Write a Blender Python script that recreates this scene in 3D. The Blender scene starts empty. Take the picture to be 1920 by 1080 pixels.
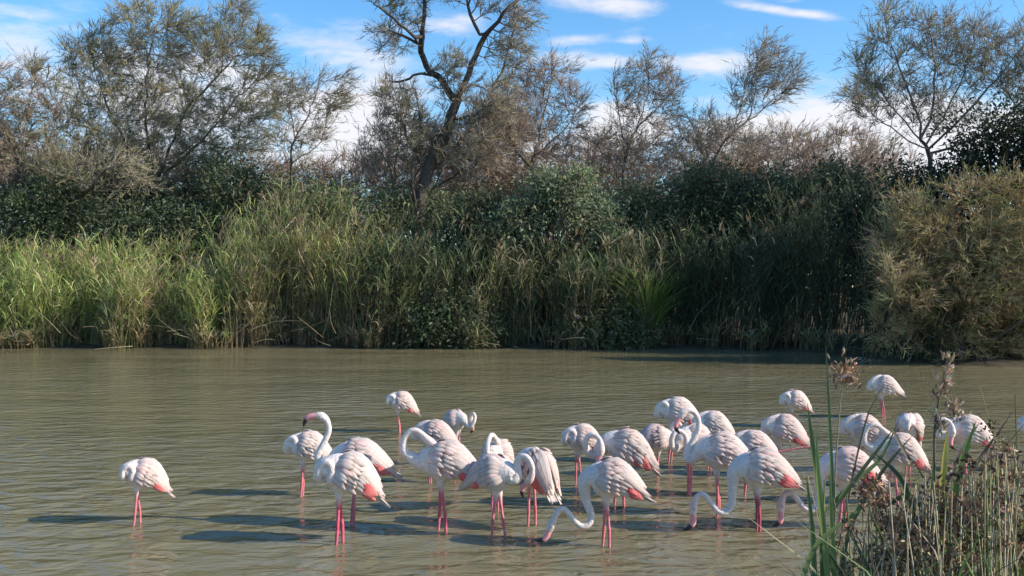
import bpy, math, random
import numpy as np
from mathutils import Vector

rng = np.random.default_rng(7)
random.seed(7)
S = bpy.context.scene
COL = S.collection

# ------------------------------------------------------------------ camera, sky, sun, exposure
CAM_H, FPX = 2.7, 1900.0
cam_d = bpy.data.cameras.new('camera')
cam = bpy.data.objects.new('camera', cam_d)
COL.objects.link(cam)
cam.location = (0, 0, CAM_H)
cam.rotation_euler = (math.radians(90), 0, 0)
cam_d.sensor_width = 36
cam_d.lens = 36 * FPX / 1920
cam_d.clip_start, cam_d.clip_end = 0.1, 3000
S.camera = cam

SUN_EL, SUN_BACK = 29.0, 12.0
S.view_settings.view_transform = 'Standard'
S.view_settings.look = 'None'
S.view_settings.exposure = 0.5
S.view_settings.gamma = 1.0
S.view_settings.use_curve_mapping = False
S.render.engine = 'CYCLES'
S.cycles.max_bounces = 6
S.cycles.diffuse_bounces = 3
S.cycles.transparent_max_bounces = 8

W = bpy.data.worlds.new('World')
S.world = W
W.use_nodes = True
nt = W.node_tree
nt.nodes.clear()
def N(t, typ, **kw):
    n = t.nodes.new(typ)
    for k, v in kw.items():
        setattr(n, k, v)
    return n
def M(t, op, a, b=None, c=None):
    n = t.nodes.new('ShaderNodeMath'); n.operation = op
    for i, v in enumerate((a, b, c)):
        if v is None: continue
        if isinstance(v, (int, float)): n.inputs[i].default_value = v
        else: t.links.new(v, n.inputs[i])
    return n.outputs[0]
out = N(nt, 'ShaderNodeOutputWorld')
bg = N(nt, 'ShaderNodeBackground')
bg.inputs['Strength'].default_value = 0.1
sky = N(nt, 'ShaderNodeTexSky', sky_type='NISHITA')
sky.sun_disc = False
sky.sun_elevation = math.radians(SUN_EL)
sky.sun_rotation = math.radians(90 + SUN_BACK)
sky.air_density, sky.dust_density, sky.ozone_density = 1.0, 0.4, 2.5
tc = N(nt, 'ShaderNodeTexCoord')
sep = N(nt, 'ShaderNodeSeparateXYZ'); nt.links.new(tc.outputs['Generated'], sep.inputs[0])
az = M(nt, 'ARCTAN2', sep.outputs[0], sep.outputs[1])
el = M(nt, 'ARCSINE', sep.outputs[2])
# clouds: soft banks at given bearings and heights, broken up by noise; loose cloud everywhere else
def bearing(x, y):
    return math.atan((x - 960) / FPX), math.atan((540 - y) / FPX)
CLOUDS = [  # px x, px y, half-width, half-height, slope, weight
    (640, 105, 130, 32, 0.06, 0.95), (1130, 6, 110, 22, 0.08, 1.0), (1330, 128, 130, 24, 0.02, 1.0),
    (1110, 112, 110, 18, 0.05, 0.75), (1470, 38, 95, 9, 0.19, 1.0), (1060, 80, 60, 14, 0.0, 0.6), (1190, 78, 30, 8, 0.0, 0.6),
    (870, 50, 60, 20, 0.1, 0.7), (330, 195, 290, 90, 0.0, 1.1), (20, 140, 110, 45, 0.0, 0.9), (60, 75, 90, 14, 0.03, 0.5), (660, 235, 120, 80, 0.0, 1.8),
    (1160, 245, 90, 46, 0.0, 1.6), (1600, 275, 260, 66, 0.0, 2.1), (900, 290, 500, 50, 0.0, 0.9), (200, 320, 500, 60, 0, 0.9),
    (1480, 20, 30, 6, 0.0, 0.6)]
total = None
for (cx, cy, hw, hh, sl, wt) in CLOUDS:
    a0, e0 = bearing(cx, cy)
    da = M(nt, 'SUBTRACT', az, a0)
    de = M(nt, 'SUBTRACT', M(nt, 'ADD', el, M(nt, 'MULTIPLY', da, sl)), e0)
    ua = M(nt, 'DIVIDE', da, hw / FPX); ue = M(nt, 'DIVIDE', de, hh / FPX)
    r2 = M(nt, 'ADD', M(nt, 'MULTIPLY', ua, ua), M(nt, 'MULTIPLY', ue, ue))
    g = M(nt, 'MULTIPLY', M(nt, 'POWER', 2.71828, M(nt, 'MULTIPLY', r2, -0.8)), wt)
    total = g if total is None else M(nt, 'MAXIMUM', total, g)
mp = N(nt, 'ShaderNodeMapping'); mp.inputs['Scale'].default_value = (7, 7, 24)
nt.links.new(tc.outputs['Generated'], mp.inputs[0])
nz = N(nt, 'ShaderNodeTexNoise'); nz.inputs['Scale'].default_value = 1.6
nz.inputs['Detail'].default_value = 7; nz.inputs['Roughness'].default_value = 0.58
nt.links.new(mp.outputs[0], nz.inputs['Vector'])
mp2 = N(nt, 'ShaderNodeMapping'); mp2.inputs['Scale'].default_value = (1.6, 1.6, 5); mp2.inputs['Location'].default_value = (3.1, 0, 0)
nt.links.new(tc.outputs['Generated'], mp2.inputs[0])
nz2 = N(nt, 'ShaderNodeTexNoise'); nz2.inputs['Scale'].default_value = 2.0; nz2.inputs['Detail'].default_value = 6
nt.links.new(mp2.outputs[0], nz2.inputs['Vector'])
loose = M(nt, 'MULTIPLY', M(nt, 'SUBTRACT', nz2.outputs[0], 0.52), 2.2)
loose = M(nt, 'MULTIPLY', loose, M(nt, 'GREATER_THAN', el, 0.33))
dens = M(nt, 'ADD', M(nt, 'MAXIMUM', total, loose), M(nt, 'MULTIPLY', M(nt, 'SUBTRACT', nz.outputs[0], 0.5), 2.3))
mr = N(nt, 'ShaderNodeMapRange'); mr.interpolation_type = 'SMOOTHSTEP'
nt.links.new(dens, mr.inputs[0]); mr.inputs[1].default_value = 0.2; mr.inputs[2].default_value = 1.15
mr.inputs[3].default_value = 0.0; mr.inputs[4].default_value = 0.92
hsv = N(nt, 'ShaderNodeHueSaturation'); hsv.inputs['Saturation'].default_value = 1.3; hsv.inputs['Value'].default_value = 1.6
nt.links.new(sky.outputs[0], hsv.inputs['Color'])
mix = N(nt, 'ShaderNodeMix', data_type='RGBA')
nt.links.new(mr.outputs[0], mix.inputs[0])
nt.links.new(hsv.outputs[0], mix.inputs[6])
mix.inputs[7].default_value = (7.0, 6.85, 7.1, 1)
nt.links.new(mix.outputs[2], bg.inputs['Color'])
nt.links.new(bg.outputs[0], out.inputs['Surface'])

sun_d = bpy.data.lights.new('sun', 'SUN')
sun_d.energy = 4.8
sun_d.angle = math.radians(0.5)
sun_d.color = (1.0, 0.91, 0.78)
sun = bpy.data.objects.new('sun', sun_d); COL.objects.link(sun)
e, b = math.radians(SUN_EL), math.radians(SUN_BACK)
SDIR = Vector((math.cos(e) * math.cos(b), -math.cos(e) * math.sin(b), math.sin(e)))
sun.rotation_euler = SDIR.to_track_quat('Z', 'Y').to_euler()

# ------------------------------------------------------------------ helpers
def P(x, y, d):
    """point at distance d seen at photograph position x, y (1920 wide)"""
    return np.array(((x - 960) / FPX * d, d, CAM_H + (540 - y) / FPX * d))

class Geo:
    def __init__(s):
        s.v, s.c, s.q, s.t, s.n = [], [], [], [], 0
    def add(s, v, q=None, col=(1, 1, 1), t=None):
        v = np.asarray(v, float).reshape(-1, 3); k = len(v)
        col = np.asarray(col, float)
        if col.ndim == 1: col = np.broadcast_to(col, (k, 3))
        s.v.append(v); s.c.append(col.reshape(-1, 3))
        if q is not None and len(q): s.q.append(np.asarray(q, int).reshape(-1, 4) + s.n)
        if t is not None and len(t): s.t.append(np.asarray(t, int).reshape(-1, 3) + s.n)
        s.n += k
    def mesh(s, name, mat, smooth=True):
        me = bpy.data.meshes.new(name)
        if s.n == 0: return me
        v = np.concatenate(s.v); c = np.concatenate(s.c)
        q = np.concatenate(s.q) if s.q else np.zeros((0, 4), int)
        t = np.concatenate(s.t) if s.t else np.zeros((0, 3), int)
        loops = np.concatenate([q.ravel(), t.ravel()]).astype(np.int32)
        start = np.concatenate([np.arange(len(q)) * 4, len(q) * 4 + np.arange(len(t)) * 3]).astype(np.int32)
        tot = np.concatenate([np.full(len(q), 4), np.full(len(t), 3)]).astype(np.int32)
        me.vertices.add(len(v)); me.loops.add(len(loops)); me.polygons.add(len(start))
        me.vertices.foreach_set('co', v.astype(np.float32).ravel())
        me.loops.foreach_set('vertex_index', loops)
        me.polygons.foreach_set('loop_start', start)
        me.polygons.foreach_set('loop_total', tot)
        me.polygons.foreach_set('use_smooth', np.full(len(start), smooth))
        at = me.attributes.new('Col', 'FLOAT_COLOR', 'POINT')
        c4 = np.ones((len(v), 4), np.float32); c4[:, :3] = c
        at.data.foreach_set('color', c4.ravel())
        me.materials.append(mat)
        me.update(calc_edges=True)
        return me
    def obj(s, name, mat, parent=None, loc=None, smooth=True):
        o = bpy.data.objects.new(name, s.mesh(name, mat, smooth)); COL.objects.link(o)
        if parent is not None: o.parent = parent
        if loc is not None: o.location = loc
        return o

def tag(o, label=None, cat=None, group=None, kind=None):
    if label: o['label'] = label
    if cat: o['category'] = cat
    if group: o['group'] = group
    if kind: o['kind'] = kind
    return o
def thing(name, label, cat, loc, group=None, rz=0.0):
    o = bpy.data.objects.new(name, None); COL.objects.link(o)
    o.location = loc; o.rotation_euler = (0, 0, rz); o.empty_display_size = 0.2
    return tag(o, label, cat, group)

def unit(v):
    v = np.asarray(v, float)
    return v / np.maximum(np.linalg.norm(v, axis=-1, keepdims=True), 1e-9)

def ribbons(g, cl, wid, side, col):
    """cl (N,K,3) centre lines, wid (N,K), side (N,3), col (N,3) or (N,K,3)"""
    n, k, _ = cl.shape
    off = side[:, None, :] * wid[:, :, None] * 0.5
    v = np.stack([cl - off, cl + off], axis=2).reshape(n, k * 2, 3)
    if col.ndim == 2: col = np.repeat(col[:, None, :], k, axis=1)
    c = np.repeat(col[:, :, None, :], 2, axis=2).reshape(-1, 3)
    base = np.arange(n)[:, None] * (2 * k)
    i = np.arange(k - 1)[None, :] * 2
    q = np.stack([base + i, base + i + 1, base + i + 3, base + i + 2], axis=-1).reshape(-1, 4)
    g.add(v.reshape(-1, 3), q, c)

def tube(g, pts, rad, col, sides=6, cap=True):
    pts = np.asarray(pts, float); k = len(pts)
    rad = np.broadcast_to(np.asarray(rad, float), (k,))
    tan = np.gradient(pts, axis=0) if k > 1 else np.array([[0, 0, 1.]])
    tan = unit(tan)
    up = np.array([0.31, 0.77, 0.2]) if abs(tan[0][2]) > 0.8 else np.array([0, 0, 1.])
    a = unit(np.cross(tan[0], up)); rings = []
    for i in range(k):
        a = unit(a - tan[i] * np.dot(a, tan[i])); b2 = np.cross(tan[i], a)
        th = np.arange(sides) * 2 * np.pi / sides
        rings.append(pts[i] + rad[i] * (np.cos(th)[:, None] * a + np.sin(th)[:, None] * b2))
    v = np.concatenate(rings)
    q = []
    for i in range(k - 1):
        for j in range(sides):
            j2 = (j + 1) % sides
            q.append((i * sides + j, i * sides + j2, (i + 1) * sides + j2, (i + 1) * sides + j))
    g.add(v, q, col)

def smooth_path(pts, n):
    """Catmull-Rom through control points (any dimension), n samples"""
    p = np.asarray(pts, float)
    p = np.vstack([2 * p[0] - p[1], p, 2 * p[-1] - p[-2]])
    m = len(p) - 3
    t = np.linspace(0, m - 1e-6, n); i = t.astype(int); f = (t - i)[:, None]
    a, b_, c, d = p[i], p[i + 1], p[i + 2], p[i + 3]
    return 0.5 * (2 * b_ + (c - a) * f + (2 * a - 5 * b_ + 4 * c - d) * f ** 2 + (3 * b_ - a - 3 * c + d) * f ** 3)

# ------------------------------------------------------------------ materials
def mat_col(name, rough=0.6, spec=0.3, trans=0.0, noise=0.0, nscale=20.0, tint=(1, 1, 1), sub=0.0, bump=0.0):
    m = bpy.data.materials.new(name); m.use_nodes = True
    t = m.node_tree; t.nodes.clear()
    o = N(t, 'ShaderNodeOutputMaterial'); p = N(t, 'ShaderNodeBsdfPrincipled')
    a = N(t, 'ShaderNodeAttribute', attribute_name='Col')
    c = a.outputs['Color']
    if noise > 0 or bump > 0:
        tcn = N(t, 'ShaderNodeTexCoord')
        nn = N(t, 'ShaderNodeTexNoise'); nn.inputs['Scale'].default_value = nscale; nn.inputs['Detail'].default_value = 5
        t.links.new(tcn.outputs['Object'], nn.inputs['Vector'])
    if noise > 0:
        r = N(t, 'ShaderNodeMapRange'); t.links.new(nn.outputs[0], r.inputs[0])
        r.inputs[1].default_value = 0.3; r.inputs[2].default_value = 0.7
        r.inputs[3].default_value = 1 - noise; r.inputs[4].default_value = 1 + noise * 0.6
        mx = N(t, 'ShaderNodeVectorMath', operation='SCALE')
        t.links.new(c, mx.inputs[0]); t.links.new(r.outputs[0], mx.inputs['Scale'])
        c = mx.outputs[0]
    t.links.new(c, p.inputs['Base Color'])
    p.inputs['Roughness'].default_value = rough
    p.inputs['Specular IOR Level'].default_value = spec
    if bump > 0:
        bp = N(t, 'ShaderNodeBump'); bp.inputs['Strength'].default_value = bump; bp.inputs['Distance'].default_value = 0.02
        t.links.new(nn.outputs[0], bp.inputs['Height']); t.links.new(bp.outputs[0], p.inputs['Normal'])
    if sub > 0:
        p.inputs['Subsurface Weight'].default_value = sub
        p.inputs['Subsurface Radius'].default_value = (0.03, 0.02, 0.015)
    if trans > 0:
        tr = N(t, 'ShaderNodeBsdfTranslucent'); t.links.new(c, tr.inputs['Color'])
        ms = N(t, 'ShaderNodeMixShader'); ms.inputs[0].default_value = trans
        t.links.new(p.outputs[0], ms.inputs[1]); t.links.new(tr.outputs[0], ms.inputs[2])
        t.links.new(ms.outputs[0], o.inputs['Surface'])
    else:
        t.links.new(p.outputs[0], o.inputs['Surface'])
    return m

MAT_LEAF = mat_col('leaf', 0.55, 0.3, trans=0.4)
MAT_REED = mat_col('reed_blade', 0.55, 0.3, trans=0.4)
MAT_TWIG = mat_col('twig_and_needle', 0.7, 0.2, trans=0.2)
MAT_BARK = mat_col('bark', 0.85, 0.15, noise=0.4, nscale=9, bump=0.6)
MAT_STRAW = mat_col('dry_stalk', 0.7, 0.25, noise=0.25, nscale=30, trans=0.12)
MAT_PLUM = mat_col('plumage', 0.8, 0.1, noise=0.14, nscale=34, bump=0.6)
MAT_FEATHER = mat_col('wing_feather', 0.75, 0.1, trans=0.12, noise=0.14, nscale=55)
MAT_BILL = mat_col('bill_horn', 0.35, 0.4)

# ------------------------------------------------------------------ ground and water
def shore(x):
    return np.interp(x, [-400, -18, 0, 8, 11.5, 13.2, 14.6, 16.0, 30, 400], [46, 45.2, 45, 44.8, 43.6, 41.0, 36.5, 34.6, 33.5, 33])
def ground_z(x, y):
    far = y - shore(x)
    zf = np.interp(far, [-6, -1, 0, 1, 6, 25, 400], [-0.45, -0.2, -0.03, 0.12, 0.55, 1.3, 2.0])
    near = 7.6 + 0.4 * np.sin(x * 0.8) - y
    zn = np.interp(near, [-2, -0.4, 0.3, 1.5, 6, 50], [-0.45, -0.2, 0.08, 0.25, 0.75, 0.9])
    return np.maximum(zf, zn)
g = Geo()
xs = np.unique(np.concatenate([np.linspace(-1500, -60, 30), np.linspace(-60, 60, 141), np.linspace(60, 1500, 30)]))
ys = np.unique(np.concatenate([np.linspace(-400, -4, 20), np.linspace(-4, 80, 127), np.linspace(80, 2000, 40)]))
X, Y = np.meshgrid(xs, ys)
Z = ground_z(X, Y)
Z = Z + np.where(Z > -0.1, 0.04 * np.sin(X * 2.1 + Y) * np.cos(Y * 1.7 - X * 0.6), 0)
nx, ny = len(xs), len(ys)
idx = np.arange(nx * ny).reshape(ny, nx)
q = np.stack([idx[:-1, :-1], idx[:-1, 1:], idx[1:, 1:], idx[1:, :-1]], -1).reshape(-1, 4)
g.add(np.stack([X, Y, Z], -1).reshape(-1, 3), q, (0.085, 0.07, 0.045))
gm = mat_col('mud_and_litter', 0.9, 0.1, noise=0.5, nscale=1.5, bump=0.6)
tag(g.obj('ground', gm), 'muddy bank ground strewn with dry litter around the pond', None, None, 'structure')

wm = bpy.data.materials.new('pond_water'); wm.use_nodes = True
t = wm.node_tree; t.nodes.clear()
o = N(t, 'ShaderNodeOutputMaterial'); p = N(t, 'ShaderNodeBsdfPrincipled')
tcn = N(t, 'ShaderNodeTexCoord')
def wnoise(rot, scale, nscale, detail, rough=0.5, dist=0.0):
    m = N(t, 'ShaderNodeMapping'); m.inputs['Rotation'].default_value = (0, 0, rot); m.inputs['Scale'].default_value = scale
    t.links.new(tcn.outputs['Object'], m.inputs[0])
    n = N(t, 'ShaderNodeTexNoise'); n.inputs['Scale'].default_value = nscale; n.inputs['Detail'].default_value = detail
    n.inputs['Roughness'].default_value = rough; n.inputs['Distortion'].default_value = dist
    t.links.new(m.outputs[0], n.inputs['Vector']); return n.outputs[0]
murk = wnoise(0.2, (0.15, 0.3, 1), 1.0, 4)
cr = N(t, 'ShaderNodeValToRGB'); t.links.new(murk, cr.inputs[0])
cr.color_ramp.elements[0].position = 0.3; cr.color_ramp.elements[0].color = (0.165, 0.148, 0.080, 1)
cr.color_ramp.elements[1].position = 0.7; cr.color_ramp.elements[1].color = (0.21, 0.182, 0.10, 1)
t.links.new(cr.outputs[0], p.inputs['Base Color'])
p.inputs['Subsurface Weight'].default_value = 0.7; p.inputs['Subsurface Radius'].default_value = (0.9, 0.85, 0.7); p.inputs['Subsurface Scale'].default_value = 0.08
p.inputs['Roughness'].default_value = 0.06; p.inputs['IOR'].default_value = 1.33
w1 = wnoise(0.3, (0.7, 1.2, 1), 2.8, 3, 0.5, 0.5)
w2 = wnoise(-0.35, (0.8, 1.5, 1), 7.0, 3, 0.55, 0.4)
w3 = wnoise(0.1, (0.5, 1.0, 1), 0.7, 2)
gust = wnoise(0.15, (0.10, 0.22, 1), 1.0, 3)
gm_ = N(t, 'ShaderNodeMapRange'); t.links.new(gust, gm_.inputs[0])
gm_.inputs[1].default_value = 0.3; gm_.inputs[2].default_value = 0.7; gm_.inputs[3].default_value = 0.35; gm_.inputs[4].default_value = 1.35
h = M(t, 'ADD', M(t, 'ADD', M(t, 'MULTIPLY', w1, 0.105), M(t, 'MULTIPLY', w2, 0.010)), M(t, 'MULTIPLY', w3, 0.06))
h = M(t, 'MULTIPLY', h, gm_.outputs[0])
bp = N(t, 'ShaderNodeBump'); bp.inputs['Strength'].default_value = 1.0; bp.inputs['Distance'].default_value = 1.0
t.links.new(h, bp.inputs['Height']); t.links.new(bp.outputs[0], p.inputs['Normal'])
t.links.new(p.outputs[0], o.inputs['Surface'])
g = Geo()
wx = np.linspace(-400, 400, 41); wy = np.linspace(-60, 60, 25)
X, Y = np.meshgrid(wx, wy); idx = np.arange(X.size).reshape(X.shape)
g.add(np.stack([X, Y, X * 0], -1).reshape(-1, 3), np.stack([idx[:-1, :-1], idx[:-1, 1:], idx[1:, 1:], idx[1:, :-1]], -1).reshape(-1, 4))
tag(g.obj('water', wm), 'murky brown rippled pond water', None, None, 'structure')

# ------------------------------------------------------------------ trees
def colonize(paths, att, step, infl, kill, iters=160, trop=(0, 0, 0.1), jit=0.25, r=rng):
    """space colonisation from given limb paths; returns nodes, parents"""
    nodes, par = [], []
    for pth in paths:
        pth = np.asarray(pth, float)
        if nodes:
            dd = np.linalg.norm(np.array(nodes) - pth[0], axis=1); prev = int(dd.argmin())
        else:
            nodes.append(pth[0]); par.append(-1); prev = 0
        for a, b_ in zip(pth[:-1], pth[1:]):
            n = max(1, int(np.linalg.norm(b_ - a) / step))
            for i in range(1, n + 1):
                pt = a + (b_ - a) * i / n + r.normal(0, 0.04, 3)
                nodes.append(pt); par.append(prev); prev = len(nodes) - 1
    nodes = np.array(nodes); par = list(par)
    D = np.linalg.norm(att[:, None, :] - nodes[None], axis=2)
    near = D.argmin(1); dist = D.min(1)
    alive = np.ones(len(att), bool)
    trop = np.asarray(trop)
    for it in range(iters):
        act = alive & (dist < infl)
        if not act.any():
            if it > 3: break
            infl *= 1.5; continue
        ids = near[act]; v = unit(att[act] - nodes[ids])
        u, inv = np.unique(ids, return_inverse=True)
        acc = np.zeros((len(u), 3)); np.add.at(acc, inv, v)
        dr = unit(unit(acc) + trop + r.normal(0, jit, acc.shape))
        new = nodes[u] + dr * step
        k0 = len(nodes)
        nodes = np.vstack([nodes, new]); par.extend(u.tolist())
        Dn = np.linalg.norm(att[:, None, :] - new[None], axis=2)
        m = Dn.min(1); a = Dn.argmin(1) + k0
        better = m < dist
        near[better] = a[better]; dist[better] = m[better]
        alive &= dist > kill
        if len(nodes) > 6000: break
    return nodes, np.array(par)

def skeleton(nodes, par, tip_r, power):
    n = len(nodes); acc = np.zeros(n); kids = [[] for _ in range(n)]
    for i in range(1, n):
        if par[i] >= 0: kids[par[i]].append(i)
    order = list(range(n))[::-1]
    for i in order:
        if acc[i] == 0: acc[i] = tip_r ** power
        if par[i] >= 0: acc[par[i]] += acc[i]
    rad = acc ** (1 / power)
    chains = []; stack = [(0, -1)]
    while stack:
        s, p0 = stack.pop()
        ch = ([p0] if p0 >= 0 else []) + [s]; cur = s
        while kids[cur]:
            ks = sorted(kids[cur], key=lambda k: -rad[k])
            for k in ks[1:]: stack.append((k, cur))
            cur = ks[0]; ch.append(cur)
        chains.append((ch, p0 >= 0))
    return rad, kids, chains

def blob_points(blobs, n, d, r, depth=0.9):
    vol = np.array([b_[2] * b_[3] for b_ in blobs], float); cnt = np.maximum(6, (n * vol / vol.sum())).astype(int)
    out_ = []
    for (cx, cy, rx, ry), k in zip(blobs, cnt):
        u = unit(r.normal(size=(k, 3))) * (r.random((k, 1)) ** 0.38)
        c = P(cx, cy, d); sx, sz = rx / FPX * d, ry / FPX * d
        out_.append(c + u * np.array([sx, max(0.8, depth * min(sx, sz)), sz]))
    return np.concatenate(out_)

def vcol(base, n, r, dv=0.25, dh=0.06):
    base = np.asarray(base, float)
    if base.ndim == 1: base = np.broadcast_to(base, (n, 3))
    return np.clip(base * (1 + r.normal(0, dv, (n, 1))) * (1 + r.normal(0, dh, (n, 3))), 0.008, 0.9)

def twig_crown(g, starts, dirs, r, n_tw, length, width, twcol, wind, droop, needles, ncols, nlen, nwid, hue_at=None):
    """fine twigs leaving the branch ends, each feathered with short needle sprays"""
    s = np.repeat(starts, n_tw, 0); dv = np.repeat(dirs, n_tw, 0); n = len(s)
    d0 = unit(dv * 0.7 + r.normal(0, 0.5, (n, 3)) + np.array(wind))
    L = length * r.uniform(0.5, 1.25, (n, 1))
    bend = r.normal(0, 0.22, (n, 3)) + np.array([0, 0, droop])
    tt = np.array([0, 0.35, 0.7, 1.0])
    cl = s[:, None, :] + d0[:, None, :] * (L[:, None, :] * tt[None, :, None]) + bend[:, None, :] * L[:, None, :] * (tt ** 2)[None, :, None]
    side = unit(np.cross(d0, unit(r.normal(size=(n, 3)))))
    wid = width * np.array([1, 0.75, 0.5, 0.2])[None] * r.uniform(0.7, 1.2, (n, 1))
    ribbons(g, cl, wid, side, vcol(twcol, n, r, 0.2))
    if needles:
        needles = max(4, int(round(needles * 0.86)))
        m = n * needles
        ti = np.repeat(np.arange(n), needles)
        f = r.uniform(0.15, 1.0, m); seg = np.minimum((f / 0.35).astype(int), 2)
        lo = tt[seg]; hi = tt[seg + 1]; ff = ((f - lo) / (hi - lo))[:, None]
        p0 = cl[ti, seg] * (1 - ff) + cl[ti, seg + 1] * ff
        ax = unit(cl[ti, seg + 1] - cl[ti, seg])
        nd = unit(ax * 1.0 + r.normal(0, 0.42, (m, 3)) + np.array(wind) * 0.6)
        nl = nlen * r.uniform(0.5, 1.3, (m, 1))
        c2 = np.stack([p0, p0 + nd * nl + np.array([0, 0, droop * 0.5]) * nl], 1)
        sd = unit(np.cross(nd, unit(r.normal(size=(m, 3)))))
        w = nwid * np.array([1.0, 0.35])[None] * r.uniform(0.7, 1.3, (m, 1))
        pal = np.asarray(ncols, float)
        pick = r.integers(0, len(pal), len(starts))
        ci = np.repeat(pick, n_tw * needles)
        flip = r.random(m) < 0.3
        ci = np.where(flip, r.integers(0, len(pal), m), ci)
        ribbons(g, c2, w, sd, vcol(pal[ci], m, r, 0.22))

BARK = (0.10, 0.085, 0.07)
def tree(name, label, d, limbs, blobs, seed, cat='tree', group=None, natt=500, step=0.42, tip_r=0.013, power=2.25, wind=(0.22, 0, 0.28),
         n_tw=8, tlen=1.05, twid=0.024, droop=-0.06, needles=12, ncols=((0.15, 0.14, 0.075),), nlen=0.36, nwid=0.024, bark=BARK,
         twcol=(0.25, 0.21, 0.175), kill=0.62, depth=0.9, trop=(0.08, 0, 0.12), spread=0.5, minr=None):
    r = np.random.default_rng(seed)
    paths = []
    for k, l in enumerate(limbs):
        dj = 0
        pts = []
        for i, (x, y) in enumerate(l):
            dd = d if (k == 0 or i == 0) else d + (r.uniform(-1, 1) * spread + (0.8 * spread if k % 2 else -0.8 * spread)) * i
            pts.append(P(x, y, dd))
        pts = np.array(pts)
        if k == 0:
            gz = float(ground_z(pts[0][0], pts[0][1])); pts[0][2] = gz - 0.15
        paths.append(smooth_path(pts, max(3, len(pts) * 3)))
    att = blob_points(blobs, natt, d, r, depth)
    nodes, par = colonize(paths, att, step, 3.2, kill, trop=trop, r=r)
    rad, kids, chains = skeleton(nodes, par, tip_r, power)
    if minr: rad = np.maximum(rad, 0)
    base = np.array((nodes[0][0], nodes[0][1], 0.0)); base[2] = float(ground_z(base[0], base[1]))
    root = thing(name, label, cat, base, group)
    gt, gc = Geo(), Geo()
    thr = max(0.05, rad[0] * 0.16)
    for ch, sub in chains:
        pr = rad[ch].copy()
        if sub: pr[0] = min(pr[0], pr[1] * 1.15)
        pp = nodes[ch] - base
        big = pr >= thr
        k = len(ch) if big.all() else int(np.argmin(big))
        col = np.asarray(bark) * r.uniform(0.8, 1.2)
        if k >= 2: tube(gt, pp[:k], pr[:k] * (1.0 if k < len(ch) else 1), col, 7)
        k2 = max(0, k - 1)
        if len(ch) - k2 >= 2: tube(gc, pp[k2:], np.maximum(pr[k2:], tip_r * 0.5), np.asarray(twcol) * r.uniform(0.7, 1.2), 4)
    ends = np.where(rad < tip_r * 2.1)[0]; ends = ends[par[ends] >= 0]
    dirs = unit(nodes[ends] - nodes[par[ends]])
    twig_crown(gc, nodes[ends] - base, dirs, r, n_tw, tlen, twid, twcol, wind, droop, needles, ncols, nlen, nwid)
    gt.obj('trunk', MAT_BARK, root)
    gc.obj('crown', MAT_TWIG, root)
    return root

OLIVE = ((0.31, 0.29, 0.17), (0.25, 0.25, 0.15), (0.38, 0.33, 0.20), (0.27, 0.25, 0.18))
BROWN = ((0.40, 0.30, 0.23), (0.33, 0.25, 0.20), (0.36, 0.29, 0.20), (0.44, 0.34, 0.26))
GREY = ((0.31, 0.27, 0.22), (0.26, 0.225, 0.195), (0.33, 0.29, 0.20))
TG = 'bare and thinly leaved trees behind the reeds'
tree('tamarisk_tree', 'broad feathery olive grey tree with many thin limbs above the bright left reeds', 54,
     [[(292, 640), (290, 450), (289, 372)], [(289, 372), (255, 300), (195, 190), (172, 105)], [(290, 360), (276, 240), (276, 120), (300, 30)],
      [(293, 350), (340, 225), (400, 150), (485, 60)], [(288, 385), (205, 325), (130, 250)], [(293, 340), (380, 260), (450, 180)], [(288, 380), (240, 330), (215, 250)]],
     [(180, 130, 75, 75), (290, 75, 105, 75), (420, 100, 90, 85), (490, 110, 40, 75), (340, 230, 150, 100), (190, 240, 90, 90), (300, 320, 140, 60), (460, 240, 60, 70)],
     11, group=TG, natt=1100, n_tw=9, needles=13, ncols=OLIVE)
tree('tamarisk_tree', 'dark brownish tree cut off by the left edge beside the broad olive tree', 52,
     [[(25, 640), (25, 420), (40, 280)], [(40, 280), (55, 200), (60, 130)], [(38, 300), (0, 220), (-30, 150)], [(30, 340), (90, 260), (110, 200)]],
     [(50, 170, 55, 75), (10, 260, 90, 90), (70, 290, 60, 60), (-60, 230, 70, 90)], 12, group=TG, natt=560, n_tw=9, needles=13, ncols=BROWN + OLIVE[:2])
tree('leaning_tree', 'thick dark trunk leaning to the right low over the left reeds', 50.5,
     [[(-20, 600), (10, 450), (30, 412)], [(30, 412), (70, 396), (120, 384), (160, 362)], [(160, 362), (200, 320), (240, 300)], [(160, 362), (230, 350)]],
     [(220, 315, 60, 40), (130, 320, 70, 40), (250, 345, 60, 30)], 13, group=TG, natt=180, n_tw=6, needles=7, ncols=OLIVE, tip_r=0.022, power=1.9, trop=(0.1, 0, 0))
tree('tamarisk_tree', 'small twin stemmed windswept tree right of the broad olive tree', 56,
     [[(548, 640), (545, 320), (552, 262)], [(552, 262), (545, 210), (505, 150)], [(552, 258), (580, 215), (600, 150)], [(548, 300), (600, 270), (615, 215), (645, 150)]],
     [(530, 190, 45, 50), (580, 190, 30, 45), (630, 180, 32, 42), (560, 260, 60, 40)], 14, group=TG, natt=360, needles=11, ncols=OLIVE + GREY, wind=(0.35, 0, 0.3))
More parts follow.
